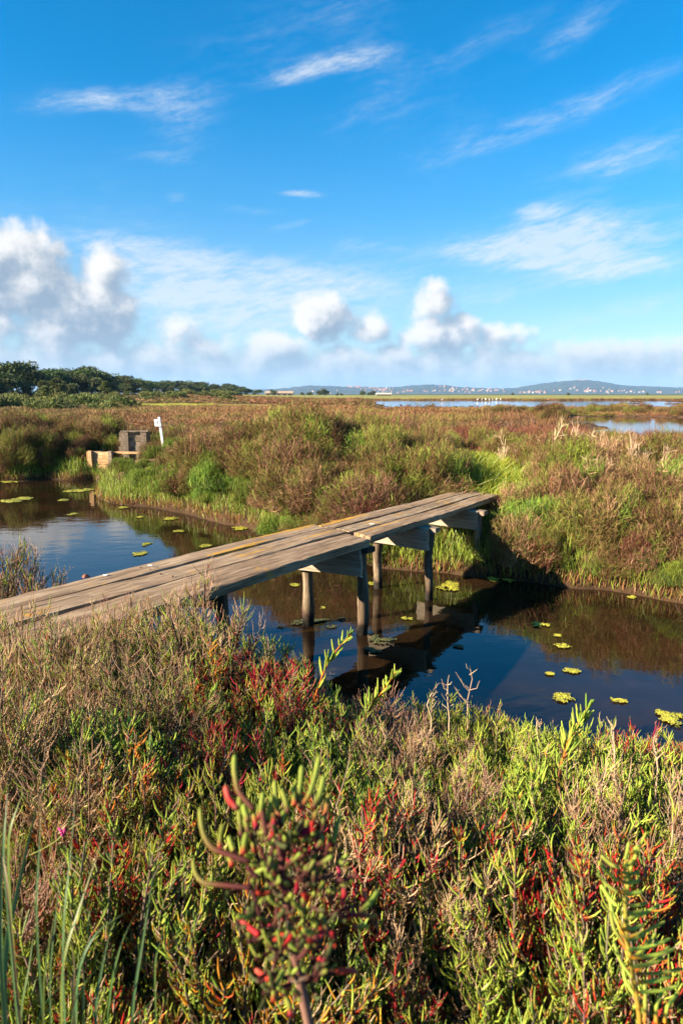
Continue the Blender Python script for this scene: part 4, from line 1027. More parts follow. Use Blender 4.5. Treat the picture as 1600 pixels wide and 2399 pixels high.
# small pink flower on a thin stalk
fl = empty('wild_flower'); fo = at_d(*zg(480, 800), 1.35); fl.location = tuple(fo); tag(fl, 'tiny pink wild flower with lacy green leaves on a thin stalk', 'flower')
sp_ = [at_d(*zg(x, y), 1.35) for x, y in ((250, 920), (380, 860), (480, 800), (600, 690), (720, 620))]
shoot_obj(fl, sp_, .0011, (.2, .22, .05), (.2, .22, .05), (.25, .22, .06), fo, 'stalk')
shoot_obj(fl, [at_d(*zg(x, y), 1.35) for x, y in ((490, 790), (520, 760), (540, 730))], .0012, (.2, .22, .05), (.2, .22, .05), (.2, .22, .06), fo, 'stalk')
for (x, y, x2, y2) in ((540, 730, 500, 685), (545, 735, 555, 690), (535, 740, 520, 705), (540, 745, 530, 745)):
    shoot_obj(fl, [at_d(*zg(x, y), 1.35), at_d(*zg((x + x2) / 2, (y + y2) / 2), 1.345), at_d(*zg(x2, y2), 1.35)], .0028, (.45, .05, .16), (.5, .06, .2), (.35, .02, .10), fo, 'petal')
for q in range(26):
    cx, cy = [(520, 840), (340, 860), (690, 600), (590, 640)][q % 4]
    x, y = cx + gr_.normal(0, 26), cy + gr_.normal(0, 22); p = at_d(*zg(x, y), 1.35 + gr_.normal(0, .01))
    V = np.array([[-1, 0, 0], [0, -.4, .6], [1, 0, .1], [0, .3, -.6]]) * .0042 * gr_.uniform(.7, 1.3) + p - fo
    link('leaflet', MB().add(V, [(0, 1, 2, 3)], np.array([.13, .22, .04])).mesh('leaflet', M_GRASS), fl)

# ------------------------------------------------------------------ far bank bushes
DBR = (.14, .075, .032); DPK = (.27, .145, .080)
PAL = {
    'brown': [(DBR, 2), (DPK, 1.3), (OLIVE, 2.2), (MAROON, .5), (GREEN, 1.1)],
    'pink': [(DPK, 2.2), (PINKTAN, .8), (DBR, 1.4), (MAROON, .4), (OLIVE, 1.2)],
    'olive': [(OLIVE, 2), (GREEN, 1.8), (DBR, 1.2), (LIME, .4), (MAROON, .3)],
    'green': [((.115, .175, .020), 2.6), ((.19, .25, .030), 1.4), (OLIVE, .9), ((.08, .12, .025), 1.2), (DBR, .5)],
    'red': [(MAROON, 1.2), ((.17, .055, .032), 1.5), (DBR, 1.2), (OLIVE, 1.2), (DPK, .9)],
}
for k in ('brown', 'pink', 'olive', 'red'): PAL[k] += [(DBR, .5), (OLIVE, .6), (DPK, .5), (GREEN, .35), ((.07, .05, .025), .6)]
BUSH = {}
for ki, k in enumerate(PAL):
    BUSH[k] = []
    for v in range(3):
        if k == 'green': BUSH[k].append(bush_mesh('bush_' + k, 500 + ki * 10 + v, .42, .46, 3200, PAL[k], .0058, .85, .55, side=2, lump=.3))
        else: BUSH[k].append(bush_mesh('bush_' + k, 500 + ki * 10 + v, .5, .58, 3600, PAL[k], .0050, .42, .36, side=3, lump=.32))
BL_LAB = {
    'brown': ('brown-green saltmarsh shrub on the bank across the ditch', 'brown shrubs on the far bank'),
    'pink': ('faded pinkish-tan saltmarsh shrub on the bank across the ditch', 'tan shrubs on the far bank'),
    'olive': ('dense olive green saltmarsh shrub on the bank across the ditch', 'olive shrubs on the far bank'),
    'green': ('bright green upright glasswort clump at the foot of the bank across the ditch', 'green glasswort clumps on the far bank'),
    'red': ('dark red-stemmed saltmarsh shrub on the bank across the ditch', 'red shrubs on the far bank'),
}
ZONE = [(850, 1010, 190, 55, 'olive', 2.0), (620, 1000, 120, 40, 'olive', .9), (700, 1080, 250, 50, 'brown', 1.0), (820, 1140, 160, 35, 'pink', 1.6), (1080, 1090, 70, 40, 'red', .6), (950, 1130, 90, 40, 'red', .5), (450, 1060, 160, 40, 'green', .7), (430, 1120, 220, 60, 'green', 1.6), (300, 1110, 100, 50, 'green', 1.5),
        (1350, 1190, 90, 50, 'red', 1.0), (1480, 1220, 150, 70, 'pink', 1.2), (1540, 1130, 120, 60, 'pink', 1.4), (1300, 1050, 160, 50, 'brown', 1.2), (1280, 1230, 100, 70, 'green', 1.4), (1480, 1340, 170, 50, 'olive', 1.3), (1150, 1280, 150, 60, 'green', 1.6), (120, 1010, 200, 60, 'brown', 1.6), (260, 990, 80, 50, 'olive', 2.0), (60, 980, 120, 40, 'olive', .8), (1450, 1060, 150, 40, 'brown', 1.0), (930, 990, 120, 30, 'brown', 1.)]
def bkind(u, v, df, r):
    wt = {'brown': .7, 'pink': .18, 'olive': .5, 'green': .10 + 1.5 * math.exp(-(df / .55) ** 2), 'red': .15}
    for (pu, pv_, ru, rv, k, w_) in ZONE: wt[k] += w_ * math.exp(-((u - pu) / ru) ** 2 - ((v - pv_) / rv) ** 2)
    ks = list(wt); return r.choices(ks, [wt[k] for k in ks])[0]
br = random.Random(21); bp_ = []
PATH_PTS = np.array([[2.3, 9.7], [2.75, 12.0], [3.25, 14.8], [3.5, 18.5]])
def path_dist(x, y):
    best = 9
    for a, b2 in zip(PATH_PTS[:-1], PATH_PTS[1:]):
        d = b2 - a; t_ = np.clip(np.dot(np.array([x, y]) - a, d) / d.dot(d), 0, 1); best = min(best, np.linalg.norm(np.array([x, y]) - a - d * t_))
    return best
def deck_clear(x, y):
    s_ = np.dot(np.array([x, y]) - nR1[:2], perp[:2]); l_ = np.dot(np.array([x, y]) - nR1[:2], al2[:2])
    return not (-1.05 < s_ < .30 and l_ < np.linalg.norm(fL1 - fL0) + .25)
tries = 0
sl_c = np.array([q1[0] + .1, q1[1] + .3])
while len(bp_) < 560 and tries < 60000:
    tries += 1
    y = br.uniform(6, 21); x = br.uniform(-.66, .68) * y
    df_ = y - float(y_far(np.array(x)))
    if df_ < .04: continue
    if y > 13 and br.random() < (y - 13) / 16: continue
    if not deck_clear(x, y) or path_dist(x, y) < (.55 if y < 11.5 else 1.15): continue
    # sluice and sign stay in view
    if abs(x - sl_c[0]) < .95 and -2.4 < y - sl_c[1] < .9: continue
    u, v, f = to_px((x, y, hz((x, y)) + .3))
    if 185 < u < 272 and 13 < y < 18.2: continue
    if 268 < u < 395 and 14 < y < 18.4 and df_ < 2.6: small = True
    else: small = False
    md = .25 if df_ < .8 else .31
    if any((x - a) ** 2 + (y - b2) ** 2 < md * md for a, b2, *_ in bp_): continue
    bp_.append((x, y, df_, small))
for (x, y, df_, small) in bp_:
    u, v, f = to_px((x, y, hz((x, y)) + .3)); k = bkind(float(u), float(v), df_, br)
    if small: k = 'green'
    sc = br.uniform(.75, 1.25) * (.72 if df_ < .5 else 1.0) * (.62 if small else 1.0)
    if k == 'green': sc *= .9
    if 1055 < u < 1250 and 9.6 < y < 15.5: sc *= .5
    if 335 < u < 405 and y < 18.3: sc *= .6
    if -3.8 < x < 2 and 11 < y < 14.5: sc *= 1.12
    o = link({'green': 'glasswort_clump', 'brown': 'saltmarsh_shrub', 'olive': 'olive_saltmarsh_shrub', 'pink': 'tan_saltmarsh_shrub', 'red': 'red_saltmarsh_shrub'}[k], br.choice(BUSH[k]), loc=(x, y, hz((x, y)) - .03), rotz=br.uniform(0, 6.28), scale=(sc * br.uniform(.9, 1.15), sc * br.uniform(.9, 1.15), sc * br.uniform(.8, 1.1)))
    what = {'brown': 'brown and olive saltmarsh shrub', 'pink': 'faded tan saltmarsh shrub', 'olive': 'dense olive green saltmarsh shrub', 'green': 'bright green glasswort clump', 'red': 'dark red-stemmed saltmarsh shrub'}[k]
    where = 'beside the wooden sluice box' if math.hypot(x - sl_c[0], y - sl_c[1]) < 2.2 else 'beside the far end of the footbridge' if math.hypot(x - fR1[0], y - fR1[1]) < 1.6 else \
        'next to the bright grass path beyond the footbridge' if path_dist(x, y) < 1.5 else 'at the waterline of the far bank' if df_ < .6 else 'on the mound behind the footbridge' if -3.5 < x < 1.2 and y < 14.5 else 'on the slope facing the open ditch water' if x > 2.5 and df_ < 2 else 'inland on top of the far bank'
    tag(o, what + ' ' + where, 'glasswort' if k == 'green' else 'shrub', what + 's ' + where)
print('far bank bushes', len(bp_))
# bank edge fringe: short green shoots and rusty mud-line stalks nobody could count
fr_r = np.random.default_rng(31)
n = 22000
fxx = fr_r.uniform(-11, 7.5, n); off = np.abs(fr_r.normal(0, .34, n)); fyy = y_far(fxx) + off * np.where((fxx > -6.2) & (fxx < -5), 2.5, 1)
ok = np.array([deck_clear(a, b2) or b2 > 8 for a, b2 in zip(fxx, fyy)]); fxx, fyy, off = fxx[ok], fyy[ok], off[ok]; n = len(fxx)
fz = height(fxx, fyy); L = fr_r.uniform(.08, .26, n) * np.clip(.7 + off * 1.5, .4, 1.1)
b0 = np.stack([fxx, fyy, np.maximum(fz, -.02)], -1); d_ = nrm(np.stack([fr_r.normal(0, .22, n), fr_r.normal(-.1, .22, n), np.ones(n)], -1))
P = np.stack([b0, b0 + d_ * L[:, None] * .5, b0 + d_ * L[:, None] + fr_r.normal(0, .015, (n, 3))], 1)
c = np.where((off < .07)[:, None], pick([((.30, .12, .05), 1), (BROWN, 1), (LIME, .6)], n, fr_r), pick([(GREEN, 2), (LIME, 2), (OLIVE, .5), (BROWN, .5)], n, fr_r)) * (1 + fr_r.normal(0, .18, (n, 1)))
tag(link('bank_grass', MB().add(*ribbons(P, fr_r.uniform(.005, .011, (n, 1)) * np.array([[1, .9, .35]]), np.clip(c, .004, .9)[:, None] * np.array([.75, 1, 1.1])[None, :, None], fr_r)).mesh('bank_grass', M_GRASS)), 'short green shoots fringing the far bank at the waterline', 'grass', kind='stuff')
# bright grass on the path beyond the footbridge
n = 20000
t_ = fr_r.uniform(-.05, 1.0, n) * 3; si = np.clip(t_.astype(int), 0, 2); tf = t_ - si
cxy = PATH_PTS[si] * (1 - tf[:, None]) + PATH_PTS[si + 1] * tf[:, None] + fr_r.normal(0, 1, (n, 2)) * np.array([.6, .35])
b0 = np.stack([cxy[:, 0], cxy[:, 1], height(cxy[:, 0], cxy[:, 1]) - .01], -1)
L = fr_r.uniform(.12, .42, n); d_ = nrm(np.stack([fr_r.normal(.1, .28, n), fr_r.normal(0, .28, n), np.ones(n)], -1))
P = np.stack([b0, b0 + d_ * L[:, None] * .55, b0 + d_ * L[:, None] + np.stack([fr_r.normal(.05, .06, n), fr_r.normal(0, .06, n), -L * .12], -1)], 1)
c = pick([((.29, .33, .025), 3), ((.20, .28, .025), 2), ((.33, .31, .05), 1)], n, fr_r) * (1 + fr_r.normal(0, .15, (n, 1)))
tag(link('path_grass', MB().add(*ribbons(P, fr_r.uniform(.006, .012, (n, 1)) * np.array([[1, .8, .2]]), np.clip(c, .01, .9)[:, None], fr_r)).mesh('path_grass', M_GRASS)), 'bright yellow-green grass beyond the end of the footbridge', 'grass', kind='stuff')

# bare dead shrubs among the bank plants
def dead_shrub_mesh(seed, c=TAN):
    r = np.random.default_rng(seed); mb = MB()
    def br_(p, d, L, rad, lv):
        K = 5; g5 = np.linspace(0, 1, K)[:, None]
        Q = p + d * L * g5 + np.cumsum(r.normal(0, L * .035, (K, 3)), 0) * g5
        mb.add(*tubes(Q[None], np.linspace(rad, rad * .6, K)[None], np.array(c)[None, None] * r.uniform(.75, 1.1), 5))
        if lv:
            for q in range(r.integers(3, 6)):
                f = r.uniform(.3, 1); j = int(f * 3.99); br_(Q[j], nrm(d + r.normal(0, .55, 3) + np.array([0, 0, .25])), L * r.uniform(.4, .65), rad * .55, lv - 1)
    for q in range(3): br_(np.array([0, 0, -.05]), nrm(np.array([r.normal(0, .35), r.normal(0, .35), 1])), .42, .009, 3)
    return mb.mesh('dead_shrub', M_TWIG, True)
DS = [dead_shrub_mesh(s) for s in (1, 2, 3)]
for k, (u, v, Yd, sc) in enumerate([(1035, 1110, 12.2, .9), (1310, 1060, 11.5, 1.5), (1290, 1100, 10.6, 1.2), (1420, 1080, 10.5, 1.2), (1500, 1120, 9.6, 1.2), (1180, 1105, 11.4, 1.0), (640, 1010, 13.2, 1.0), (530, 1000, 14.5, .9), (1560, 1150, 9.2, 1.0), (1390, 1150, 9.2, .9), (30, 1015, 18.0, 1.1)]):
    p = at_y(u, v, Yd); z_ = hz(p)
    tag(link('dead_shrub', DS[k % 3], loc=(p[0], p[1], z_ + .1), rotz=k * 1.3, scale=(sc, sc, sc * 1.15)), 'bare grey-tan dead shrub branching among the plants of the far bank', 'dead shrub', 'dead shrubs on the far bank')

# ------------------------------------------------------------------ floating algae
m_alg, t, b, o = mat('floating_algae')
at_ = t.n('ShaderNodeAttribute', attribute_name='Col'); tcn = t.n('ShaderNodeTexCoord')
an = t.noise(tcn.outputs['Object'], 38.0, 6, .7)
t.put(b.inputs['Base Color'], t.mix(1.0, at_.outputs['Color'], t.ramp(an, [(.3, (.45, .45, .4)), (.6, (1.1, 1.05, 1.0))]), 'MULTIPLY')); b.inputs['Roughness'].default_value = .6
bp = t.n('ShaderNodeBump'); bp.inputs['Strength'].default_value = .9; bp.inputs['Distance'].default_value = .02; t.put(bp.inputs['Height'], an); t.put(b.inputs['Normal'], bp.outputs[0])
def algae(u, v, rpx, seed, c=(.40, .385, .030), bits=5, dark=False):
    """ragged floating film: grid cells kept where a noise field is dense, only the piece joined to the middle"""
    r = np.random.default_rng(seed); ctr = at_z(u, v, 0); d = np.linalg.norm(ctr - np.array([0, 0, CAM_H])); R_ = rpx / FPX * d
    nx, ny = 46, 30; hx_, hy_ = R_ * 1.15, R_ * (1.5 if v < 1400 else 1.0)
    gx_, gy_ = np.meshgrid(np.linspace(-1, 1, nx), np.linspace(-1, 1, ny)); rr2 = gx_ ** 2 + gy_ ** 2
    fld = fbm(gx_ * 2.6 + seed * 7.3, gy_ * 2.6 + seed * 3.1, 4, seed) + .25 * (vnoise(gx_ * 14 + seed, gy_ * 14, seed) - .5) - .62 * rr2 + .02
    keep = (fld > .28)[:-1, :-1] & (rr2 < .95)[:-1, :-1]
    comp = np.zeros_like(keep); ij = np.unravel_index(np.argmax(np.where(keep, fld[:-1, :-1], -9)), keep.shape); stack = [ij]; comp[ij] = True
    while stack:
        i0, j0 = stack.pop()
        for di, dj in ((1, 0), (-1, 0), (0, 1), (0, -1)):
            i1, j1 = i0 + di, j0 + dj
            if 0 <= i1 < ny - 1 and 0 <= j1 < nx - 1 and keep[i1, j1] and not comp[i1, j1]: comp[i1, j1] = True; stack.append((i1, j1))
    V = np.stack([gx_ * hx_ + r.normal(0, hx_ / nx * .45, gx_.shape), gy_ * hy_ + r.normal(0, hy_ / ny * .45, gx_.shape), .004 + np.clip(fld - .28, 0, .5) * R_ * .12 + r.uniform(0, .006, gx_.shape)], -1)
    idx_ = np.arange(nx * ny).reshape(ny, nx); q_ = np.stack([idx_[:-1, :-1], idx_[:-1, 1:], idx_[1:, 1:], idx_[1:, :-1]], -1)[comp]
    used_, inv_ = np.unique(q_, return_inverse=True)
    cc = np.clip(np.array(c)[None] * (1 + r.normal(0, .22, (len(used_), 1))) * (.75 + .6 * np.clip(fld.reshape(-1)[used_] - .28, 0, .5))[:, None], .01, .8)
    o = link('algae_patch', MB().add(V.reshape(-1, 3)[used_], inv_.reshape(q_.shape), cc).mesh('algae_patch', m_alg), loc=(ctr[0], ctr[1], .002))
    if dark: tag(o, 'dull dark green mat of weed floating below the footbridge', 'algae', 'dark weed mats')
    else:
        where = 'in the channel before the sluice' if u < 600 else 'between the footbridge posts' if u < 1000 else 'on the open water past the footbridge'
        tag(o, 'ragged yellow-green algae patch floating ' + where, 'algae', 'algae patches ' + where)
AL = [(230, 1304, 34, 6), (330, 1298, 24, 5), (345, 1275, 16, 4), (340, 1315, 10, 3), (480, 1280, 18, 3), (420, 1245, 16, 4), (430, 1223, 12, 3), (60, 1168, 24, 5), (25, 1174, 30, 5), (130, 1160, 20, 5), (185, 1150, 30, 6), (240, 1155, 22, 5), (90, 1128, 40, 6), (30, 1127, 30, 5), (290, 1190, 16, 4), (350, 1198, 30, 7), (330, 1212, 12, 3), (400, 1216, 20, 5), (480, 1238, 14, 4), (170, 1205, 14, 3), (150, 1172, 15, 4), (215, 1127, 26, 5),
      (690, 1372, 14, 4), (758, 1425, 10, 3), (870, 1368, 18, 4), (905, 1325, 40, 6), (1055, 1375, 34, 5), (955, 1450, 16, 4), (1265, 1465, 24, 5), (1305, 1490, 12, 3), (1310, 1635, 34, 7), (1320, 1515, 22, 4), (1455, 1645, 24, 5), (1565, 1685, 46, 7), (1335, 1573, 22, 4), (1480, 1400, 16, 3), (1285, 1580, 14, 3), (560, 1238, 24, 5), (620, 1280, 10, 3), (640, 1246, 14, 3), (1150, 1355, 30, 4), (1190, 1360, 20, 3)]
for k, (u, v, r_, b_) in enumerate(AL):
  if k % 3 or u > 600: algae(u, v, r_ * 1.0, 700 + k, bits=b_ * 3)
for k, (u, v, r_) in enumerate([(895, 1500, 42), (700, 1460, 30), (750, 1455, 26), (780, 1470, 20), (870, 1525, 30), (1075, 1515, 20), (660, 1470, 16), (800, 1452, 14)]): algae(u, v, r_ * .85, 760 + k, (.085, .095, .022), 9, True)

# ------------------------------------------------------------------ marsh beyond: low scrub that reads as one mass
mr = np.random.default_rng(77)
def scrub_mass(name, label, cx, cy, R, H, nb, pal_w, wid):
    """many small shrubs joined: M clumps of nb twigs"""
    M_ = len(cx); cz = height(cx, cy)
    z = mr.uniform(.0, 1, (M_, nb)); a = mr.uniform(0, 6.283, (M_, nb)); s_ = np.sqrt(1 - z * z)
    d = np.stack([np.cos(a) * s_, np.sin(a) * s_, z], -1)
    lm = mr.uniform(.6, 1.12, (M_, nb, 1))
    sc = np.stack([R, R, H], -1)[:, None]
    tip = d * lm * sc; st_ = tip * .45 * np.array([1, 1, .55]) + mr.normal(0, .12, (M_, nb, 3)) * sc * .6
    st_[..., 2] = np.maximum(st_[..., 2], -.02)
    o_ = np.stack([cx, cy, cz], -1)[:, None]
    P = np.stack([st_ + o_, tip + o_], 2).reshape(-1, 2, 3)
    cc = pal_w[:, None] * (1 + mr.normal(0, .22, (M_, nb, 1))) * (1 + mr.normal(0, .10, (M_, nb, 3)))
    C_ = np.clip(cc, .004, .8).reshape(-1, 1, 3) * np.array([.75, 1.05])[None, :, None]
    W_ = (wid[:, None] * mr.uniform(.6, 1.3, (M_, nb))).reshape(-1, 1) * np.array([[1, .45]])
    return tag(link(name, MB().add(*ribbons(P, W_, C_, mr)).mesh(name, M_LEAF)), label, 'scrub', kind='stuff')
def sample(n, y0, y1, p=1.0):
    y = np.sqrt(mr.uniform(0, 1, n) * (y1 ** 2 - y0 ** 2) + y0 ** 2); x = mr.uniform(-.62, .64, n) * y
    return x, y
def zone_cols(x, y):
    f = fbm(x * .10, y * .06, 4, 33); g2 = fbm(x * .35, y * .2, 3, 34)
    c1_, c2_, c3_, c4_ = np.array([.225, .098, .054]), np.array([.145, .060, .030]), np.array(OLIVE) * .85, np.array([.13, .06, .045])
    k = np.clip((f - .38) * 5, 0, 1)[:, None]; k2 = np.clip((g2 - .5) * 6, 0, 1)[:, None]
    c = c1_ * k + c2_ * (1 - k); c = c * (1 - k2 * .75) + c3_ * k2 * .75
    lf = np.clip((-x / y - .12) * 4, 0, 1)[:, None] * np.clip((y - 40) / 60, 0, 1)[:, None]
    return c * (1 - lf * .7) + np.array([.15, .125, .05]) * lf * .7
def strip(x, y):
    u = 800 + FPX * x / y
    return ((y > 97) & (y < 113) & (u > 240) & (u < 640)) | ((y > 31.8) & (y < 33.2) & (u > 330) & (u < 500))
x, y = sample(4200, 13.5, 34)
ok = (pool_depth(x, y) < -.02) & ~strip(x, y) & np.array([path_dist(a, b2) > 1.1 for a, b2 in zip(x, y)]) & (y - y_far(x) > .5)
ok &= ~((y < 19.4) & (np.abs(x - sl_c[0] - .3) < 1.5)) & ~((np.abs(x - sb_[0]) < .5) & (y < 19))
x, y = x[ok], y[ok]
scrub_mass('marsh_scrub', 'reddish-brown low saltmarsh scrub spreading beyond the far bank', x, y, mr.uniform(.22, .42, len(x)), mr.uniform(.22, .46, len(x)), 64, zone_cols(x, y), np.full(len(x), .012))
x, y = sample(4300, 33, 95)
ok = (pool_depth(x, y) < -.05) & ~strip(x, y); x, y = x[ok], y[ok]
nearpool = np.exp(-np.maximum(-pool_depth(x, y), 0) / 2.5)
s_ = np.interp(y, [33, 95], [.55, 1.0])
scrub_mass('marsh_scrub', 'brown saltmarsh scrub between the salt pans and the far bank', x, y, s_ * mr.uniform(.7, 1.3, len(x)), (.40 + .5 * nearpool * (mr.uniform(0, 1, len(x)) > .35)) * mr.uniform(.7, 1.3, len(x)) * np.where((x / y > .03) & (y > 55), .72, 1.0), 50, zone_cols(x, y) * (1 - .45 * nearpool[:, None]), np.interp(y, [33, 95], [.02, .045]))
x, y = sample(4200, 95, 240)
ok = (pool_depth(x, y) < -.1) & ~strip(x, y); x, y = x[ok], y[ok]
nearpool = np.exp(-np.maximum(-pool_depth(x, y), 0) / 5)
scrub_mass('marsh_scrub', 'dark brown scrub lining the distant salt pans', x, y, mr.uniform(1.0, 2.4, len(x)), (.45 + .6 * nearpool) * mr.uniform(.7, 1.3, len(x)) * np.where(x / y > .03, .75, 1.0), 32, zone_cols(x, y) * (1 - .35 * nearpool[:, None]), np.full(len(x), .10))

# dark rounded shrubs on the dike between the salt pans
for k in range(46):
    Yd = random.uniform(61, 80); xd = random.uniform(.20, .58) * Yd; s_ = random.uniform(1.2, 2.2)
    if pool_depth(np.array(xd), np.array(Yd)) > -.2: continue
    tag(link('dike_shrub', random.choice(BUSH['brown']), loc=(xd, Yd, hz((xd, Yd)) - .05), rotz=k * 1.7, scale=(s_ * 1.3, s_ * 1.3, s_ * .8)), 'dark rounded shrub on the dike between the distant salt pans', 'shrub', 'shrubs on the dike')

# ------------------------------------------------------------------ trees
BARK = (.10, .07, .05)
def tree_meshes(seed, h, kind):
    r = np.random.default_rng(seed)
    ht = h * (.45 if kind == 'umbrella' else .25)
    P = np.array([[0, 0, -.5], [r.normal(0, .1), r.normal(0, .1), ht * .5], [r.normal(0, .25), r.normal(0, .25), ht], [r.normal(0, .4), r.normal(0, .4), h * .8]])
    tr = MB().add(*tubes(P[None], np.array([[.30, .24, .2, .06]]) * h / 9, np.array(BARK)[None, None], 7))
    lobes = []
    nl = 20 if kind == 'umbrella' else 18
    for q in range(nl):
        if kind == 'umbrella':
            a = r.uniform(0, 6.283); rad = math.sqrt(r.uniform(0, 1)) * h * .40
            c = np.array([math.cos(a) * rad, math.sin(a) * rad, h * (.86 - .38 * (rad / (h * .40)) ** 2) + r.normal(0, .05 * h)]); s3 = np.array([.22, .22, .14]) * h * r.uniform(.7, 1.25)
        elif kind == 'round':
            z = r.uniform(.22, .88); a = r.uniform(0, 6.283); rad = r.uniform(.25, 1) ** .6 * h * .34 * math.sqrt(max(.05, 1 - ((z - .5) / .45) ** 2))
            c = np.array([math.cos(a) * rad, math.sin(a) * rad, h * z]); s3 = np.array([.18, .18, .13]) * h * r.uniform(.7, 1.25)
        else:
            z = r.uniform(.15, .9); a = r.uniform(0, 6.283); rad = r.uniform(.3, 1) * h * .36 * (1.02 - z)
            c = np.array([math.cos(a) * rad, math.sin(a) * rad, h * z]); s3 = np.array([.15, .15, .12]) * h * r.uniform(.7, 1.2) * (1.25 - .6 * z)
        lobes.append((c, s3))
        f4 = np.linspace(0, 1, 4)[:, None]
        tr.add(*tubes((P[2] * (1 - f4) + c * f4 + np.array([0, 0, -.06 * h]) * np.sin(f4 * 3.14))[None], np.linspace(.09, .03, 4)[None] * h / 9, np.array(BARK)[None, None], 4))
    base = {'umbrella': (.055, .082, .022), 'round': (.075, .092, .028), 'cone': (.10, .125, .030)}[kind]
    cr = MB()
    for (c, s3) in lobes:
        n = 190; d = nrm(r.normal(size=(n, 3))); p = c + d * s3 * r.uniform(.55, 1.08, (n, 1))
        L = h * .035 * r.uniform(.7, 1.5, (n, 1)); ax1 = nrm(d + r.normal(0, .6, (n, 3)) + np.array([0, 0, .3])); ax2 = nrm(np.cross(ax1, r.normal(size=(n, 3))))
        V = np.stack([p - ax1 * L * .5, p + ax2 * L * .42, p + ax1 * L, p - ax2 * L * .42], 1)
        cc = np.clip(np.array(base) * (1 + r.normal(0, .12)) * (1 + r.normal(0, .22, (n, 1))), .004, .4)
        cr.add(V.reshape(-1, 3), np.arange(n * 4).reshape(n, 4), np.repeat(cc[:, None], 4, 1).reshape(-1, 3))
    return tr.mesh('trunk', M_TWIG, True), cr.mesh('crown', M_NEEDLE)
TREES = {'umbrella': [tree_meshes(800 + k, 10, 'umbrella') for k in range(4)], 'round': [tree_meshes(820 + k, 10, 'round') for k in range(3)], 'cone': [tree_meshes(840 + k, 10, 'cone') for k in range(2)]}
TL = {'umbrella': ('pine_tree', 'dark umbrella pine with flattened crown in the wood beyond the marsh', 'umbrella pines of the wood'), 'round': ('oak_tree', 'rounded dull green evergreen tree in the wood beyond the marsh', 'rounded evergreens of the wood'), 'cone': ('young_pine_tree', 'lighter green pointed young pine at the front of the wood', 'young pines before the wood')}
def put_tree(kind, x, y, h, r, lab=None, grp_=None):
    tr, cr = r.choice(TREES[kind]); e = empty(TL[kind][0], (x, y, hz((x, y)) - .1)); e.rotation_euler = (0, 0, r.uniform(0, 6.28)); s_ = h / 10
    e.scale = (s_ * r.uniform(1.4, 1.8), s_ * r.uniform(1.4, 1.8), s_); tag(e, lab or TL[kind][1], 'tree', grp_ or TL[kind][2])
    link('trunk', tr, e); link('crown', cr, e)
t_r = random.Random(4)
SKU = [-120, -60, 0, 60, 130, 200, 260, 300, 350, 400, 450, 500, 540, 580, 615]; SKV = [852, 856, 864, 864, 864, 861, 873, 883, 889, 894, 892, 898, 901, 907, 913]
DU = [-120, 0, 200, 300, 400, 470, 540, 615]; DD_ = [140, 160, 205, 290, 380, 430, 500, 560]
u = -110.0
while u < 612:
    for row in (2, 1, 0):
        D = float(np.interp(u, DU, DD_)) * (.93, 1.0, 1.14)[row] * t_r.uniform(.97, 1.03); uu = u + t_r.uniform(-8, 8)
        v = float(np.interp(uu, SKU, SKV)) + (t_r.uniform(16, 36) * 160 / D, t_r.uniform(4, 14) * 160 / D, t_r.uniform(-2, 4))[row]
        p = at_y(uu, v, D); h = p[2] - hz(p) + .3
        put_tree(t_r.choice(['umbrella', 'umbrella', 'round']) if row == 2 else 'round' if row == 0 else t_r.choice(['umbrella', 'round']), p[0], p[1], max(3.0, h), t_r)
    u += 8.2 * 1599 / D * .62 * t_r.uniform(.8, 1.2)
put_tree('umbrella', *at_y(25, 848, 172)[:2], at_y(25, 846, 172)[2] - hz(at_y(25, 848, 172)) + .2, t_r, 'tallest umbrella pine standing above the rest of the wood', 'umbrella pine above the wood')
for (u, v, D) in [(132, 886, 135), (247, 893, 160), (105, 905, 125), (345, 900, 300), (100, 892, 140), (300, 905, 210), (480, 908, 380)]:
    p = at_y(u, v, D); put_tree('cone', p[0], p[1], p[2] - hz(p) + .2, t_r)
for (u, h, D) in [(748, 5, 620), (760, 6.5, 620), (728, 3.6, 640), (722, 3.2, 640), (708, 3.0, 640), (850, 5, 660), (873, 5, 660), (790, 3, 660), (800, 2.6, 660), (863, 3, 650), (640, 5, 560), (1330, 3, 700), (1200, 3, 800), (1515, 3, 800)]:
    p = at_y(u, 930, D); put_tree('round', p[0], p[1], h, t_r, 'small lone tree on the flat horizon before the hills', 'lone trees on the horizon')
# scrub bushes in front of the wood
sc_m = [bush_mesh('scrub_bush', 900 + k, 1.0, .8, 900, [((.12, .14, .035), 2), ((.18, .175, .05), 1), ((.12, .10, .045), .7), ((.08, .11, .03), 1)], .07, .3, .35, side=1, core=False, lump=.35) for k in range(3)]
for k in range(70):
    u = t_r.uniform(-60, 560); D = t_r.uniform(75, 150) if u < 320 else t_r.uniform(140, 260)
    x_ = (u - 800) / FPX * D; s_ = t_r.uniform(.9, 2.2) * (1 if u < 350 else 1.2)
    tag(link('scrub_bush', t_r.choice(sc_m), loc=(x_, D, hz((x_, D)) - .15), rotz=t_r.uniform(0, 6), scale=(s_ * 1.2, s_ * 1.2, s_)), 'low rounded green scrub bush in front of the pine wood', 'bush', 'scrub bushes before the wood')

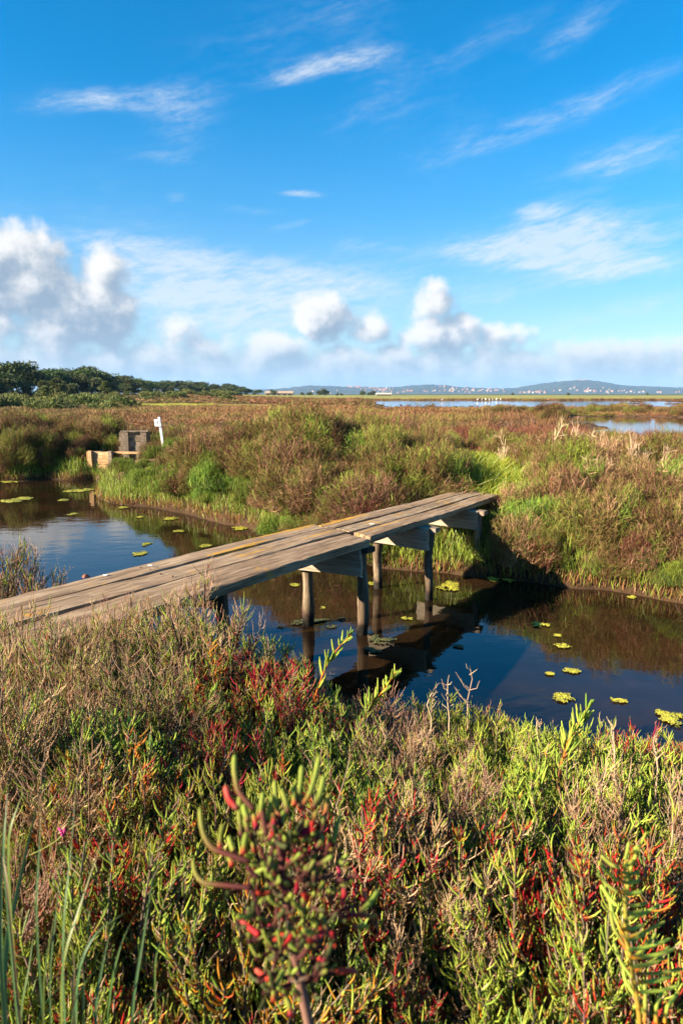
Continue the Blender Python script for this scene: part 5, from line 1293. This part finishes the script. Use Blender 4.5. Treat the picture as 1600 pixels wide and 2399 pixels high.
# ------------------------------------------------------------------ barns, birds
M_BROOF = plain('barn_roof_tiles', (.30, .22, .16), .85, .2, .6); M_BWALL = plain('barn_wall', (.20, .17, .15), .85, .15, .4); M_DARK = plain('dark_opening', (.02, .02, .02), .9)
M_PALE = plain('pale_roof', (.52, .46, .34), .8, .1, .5)
def barn(u0, u1, vtop, D, label, roofm, nop):
    p0 = at_y(u0, 925, D); p1 = at_y(u1, 925, D); w_ = p1[0] - p0[0]; gz = .3; top = at_y(u0, vtop, D)[2]
    e = empty('barn', ((p0[0] + p1[0]) / 2, D, gz)); tag(e, label, 'barn')
    hw = (top - gz) * .52; dp = 9.0
    link('wall', MB().add(*box(-w_ / 2, w_ / 2, 0, dp, -1, hw)).mesh('wall', M_BWALL), e)
    rv = [(-w_ / 2 - .6, -.7, hw + .02), (w_ / 2 + .6, -.7, hw + .02), (w_ / 2 + .6, dp + .7, hw + .02), (-w_ / 2 - .6, dp + .7, hw + .02), (-w_ / 2 - .6, dp / 2, top - gz), (w_ / 2 + .6, dp / 2, top - gz)]
    mb = MB().add(rv, [(0, 1, 5, 4), (2, 3, 4, 5), (3, 2, 1, 0)]); mb.add(rv, [(0, 4, 3), (1, 2, 5)]); link('roof', mb.mesh('roof', roofm), e)
    om = MB().add(*box(-w_ / nop * .34, w_ / nop * .34, -.03, .02, 0, hw * .8)).mesh('opening', M_DARK)
    for k in range(nop): link('opening', om, e, loc=(-w_ / 2 + (k + .5) * w_ / nop, 0, 0))
barn(622, 686, 916, 600, 'long low barn with a tiled roof beside the last pines of the wood', M_BROOF, 5)
barn(882, 916, 920.5, 640, 'small open-fronted pale-roofed shed on the flat horizon before the hill town', M_PALE, 6)
M_BIRD = plain('white_feathers', (.8, .78, .75), .7, .05); 
def bird_mesh():
    P = np.array([[-.35, 0, .62], [-.2, 0, .68], [0, 0, .70], [.18, 0, .72], [.27, 0, .85], [.28, 0, 1.02], [.33, 0, 1.10], [.45, 0, 1.06]])
    mb = MB().add(*tubes(P[None], np.array([[.02, .11, .15, .12, .05, .04, .05, .008]]), (.8, .8, .8), 7))
    for sx in (-.04, .05): mb.add(*tubes(np.array([[[sx, sx, .62], [sx, sx, .3], [sx, sx, -.05]]]), np.array([[.02, .014, .012]]), (.3, .2, .15), 5))
    return mb.mesh('wading_bird', M_BIRD, True)
bm_ = bird_mesh()
for k, u in enumerate([1118, 1128, 1137, 1146, 1153, 1162, 1035, 1172]):
    p = at_y(u, 940, 190 + (k % 3) * 6)
    tag(link('wading_bird', bm_, loc=(p[0], p[1], POOL_Z), rotz=k * 1.1, scale=(.75,) * 3), 'white long-legged bird wading in the distant salt pan', 'bird', 'wading birds in the salt pan')

# ------------------------------------------------------------------ haze
mh = bpy.data.materials.new('haze_air'); mh.use_nodes = True
t = NT(mh.node_tree); o = t.n('ShaderNodeOutputMaterial'); v_ = t.n('ShaderNodeVolumePrincipled')
v_.inputs['Color'].default_value = (.30, .58, 1.0, 1); v_.inputs['Density'].default_value = 5.5e-5; v_.inputs['Anisotropy'].default_value = 0.0
t.put(o.inputs['Volume'], v_.outputs[0])
tag(link('haze', MB().add(*box(-12500, 12500, -12500, 12500, -2.5, 260)).mesh('haze', mh)), 'thin blue haze over the marsh and hills', 'haze', kind='stuff')
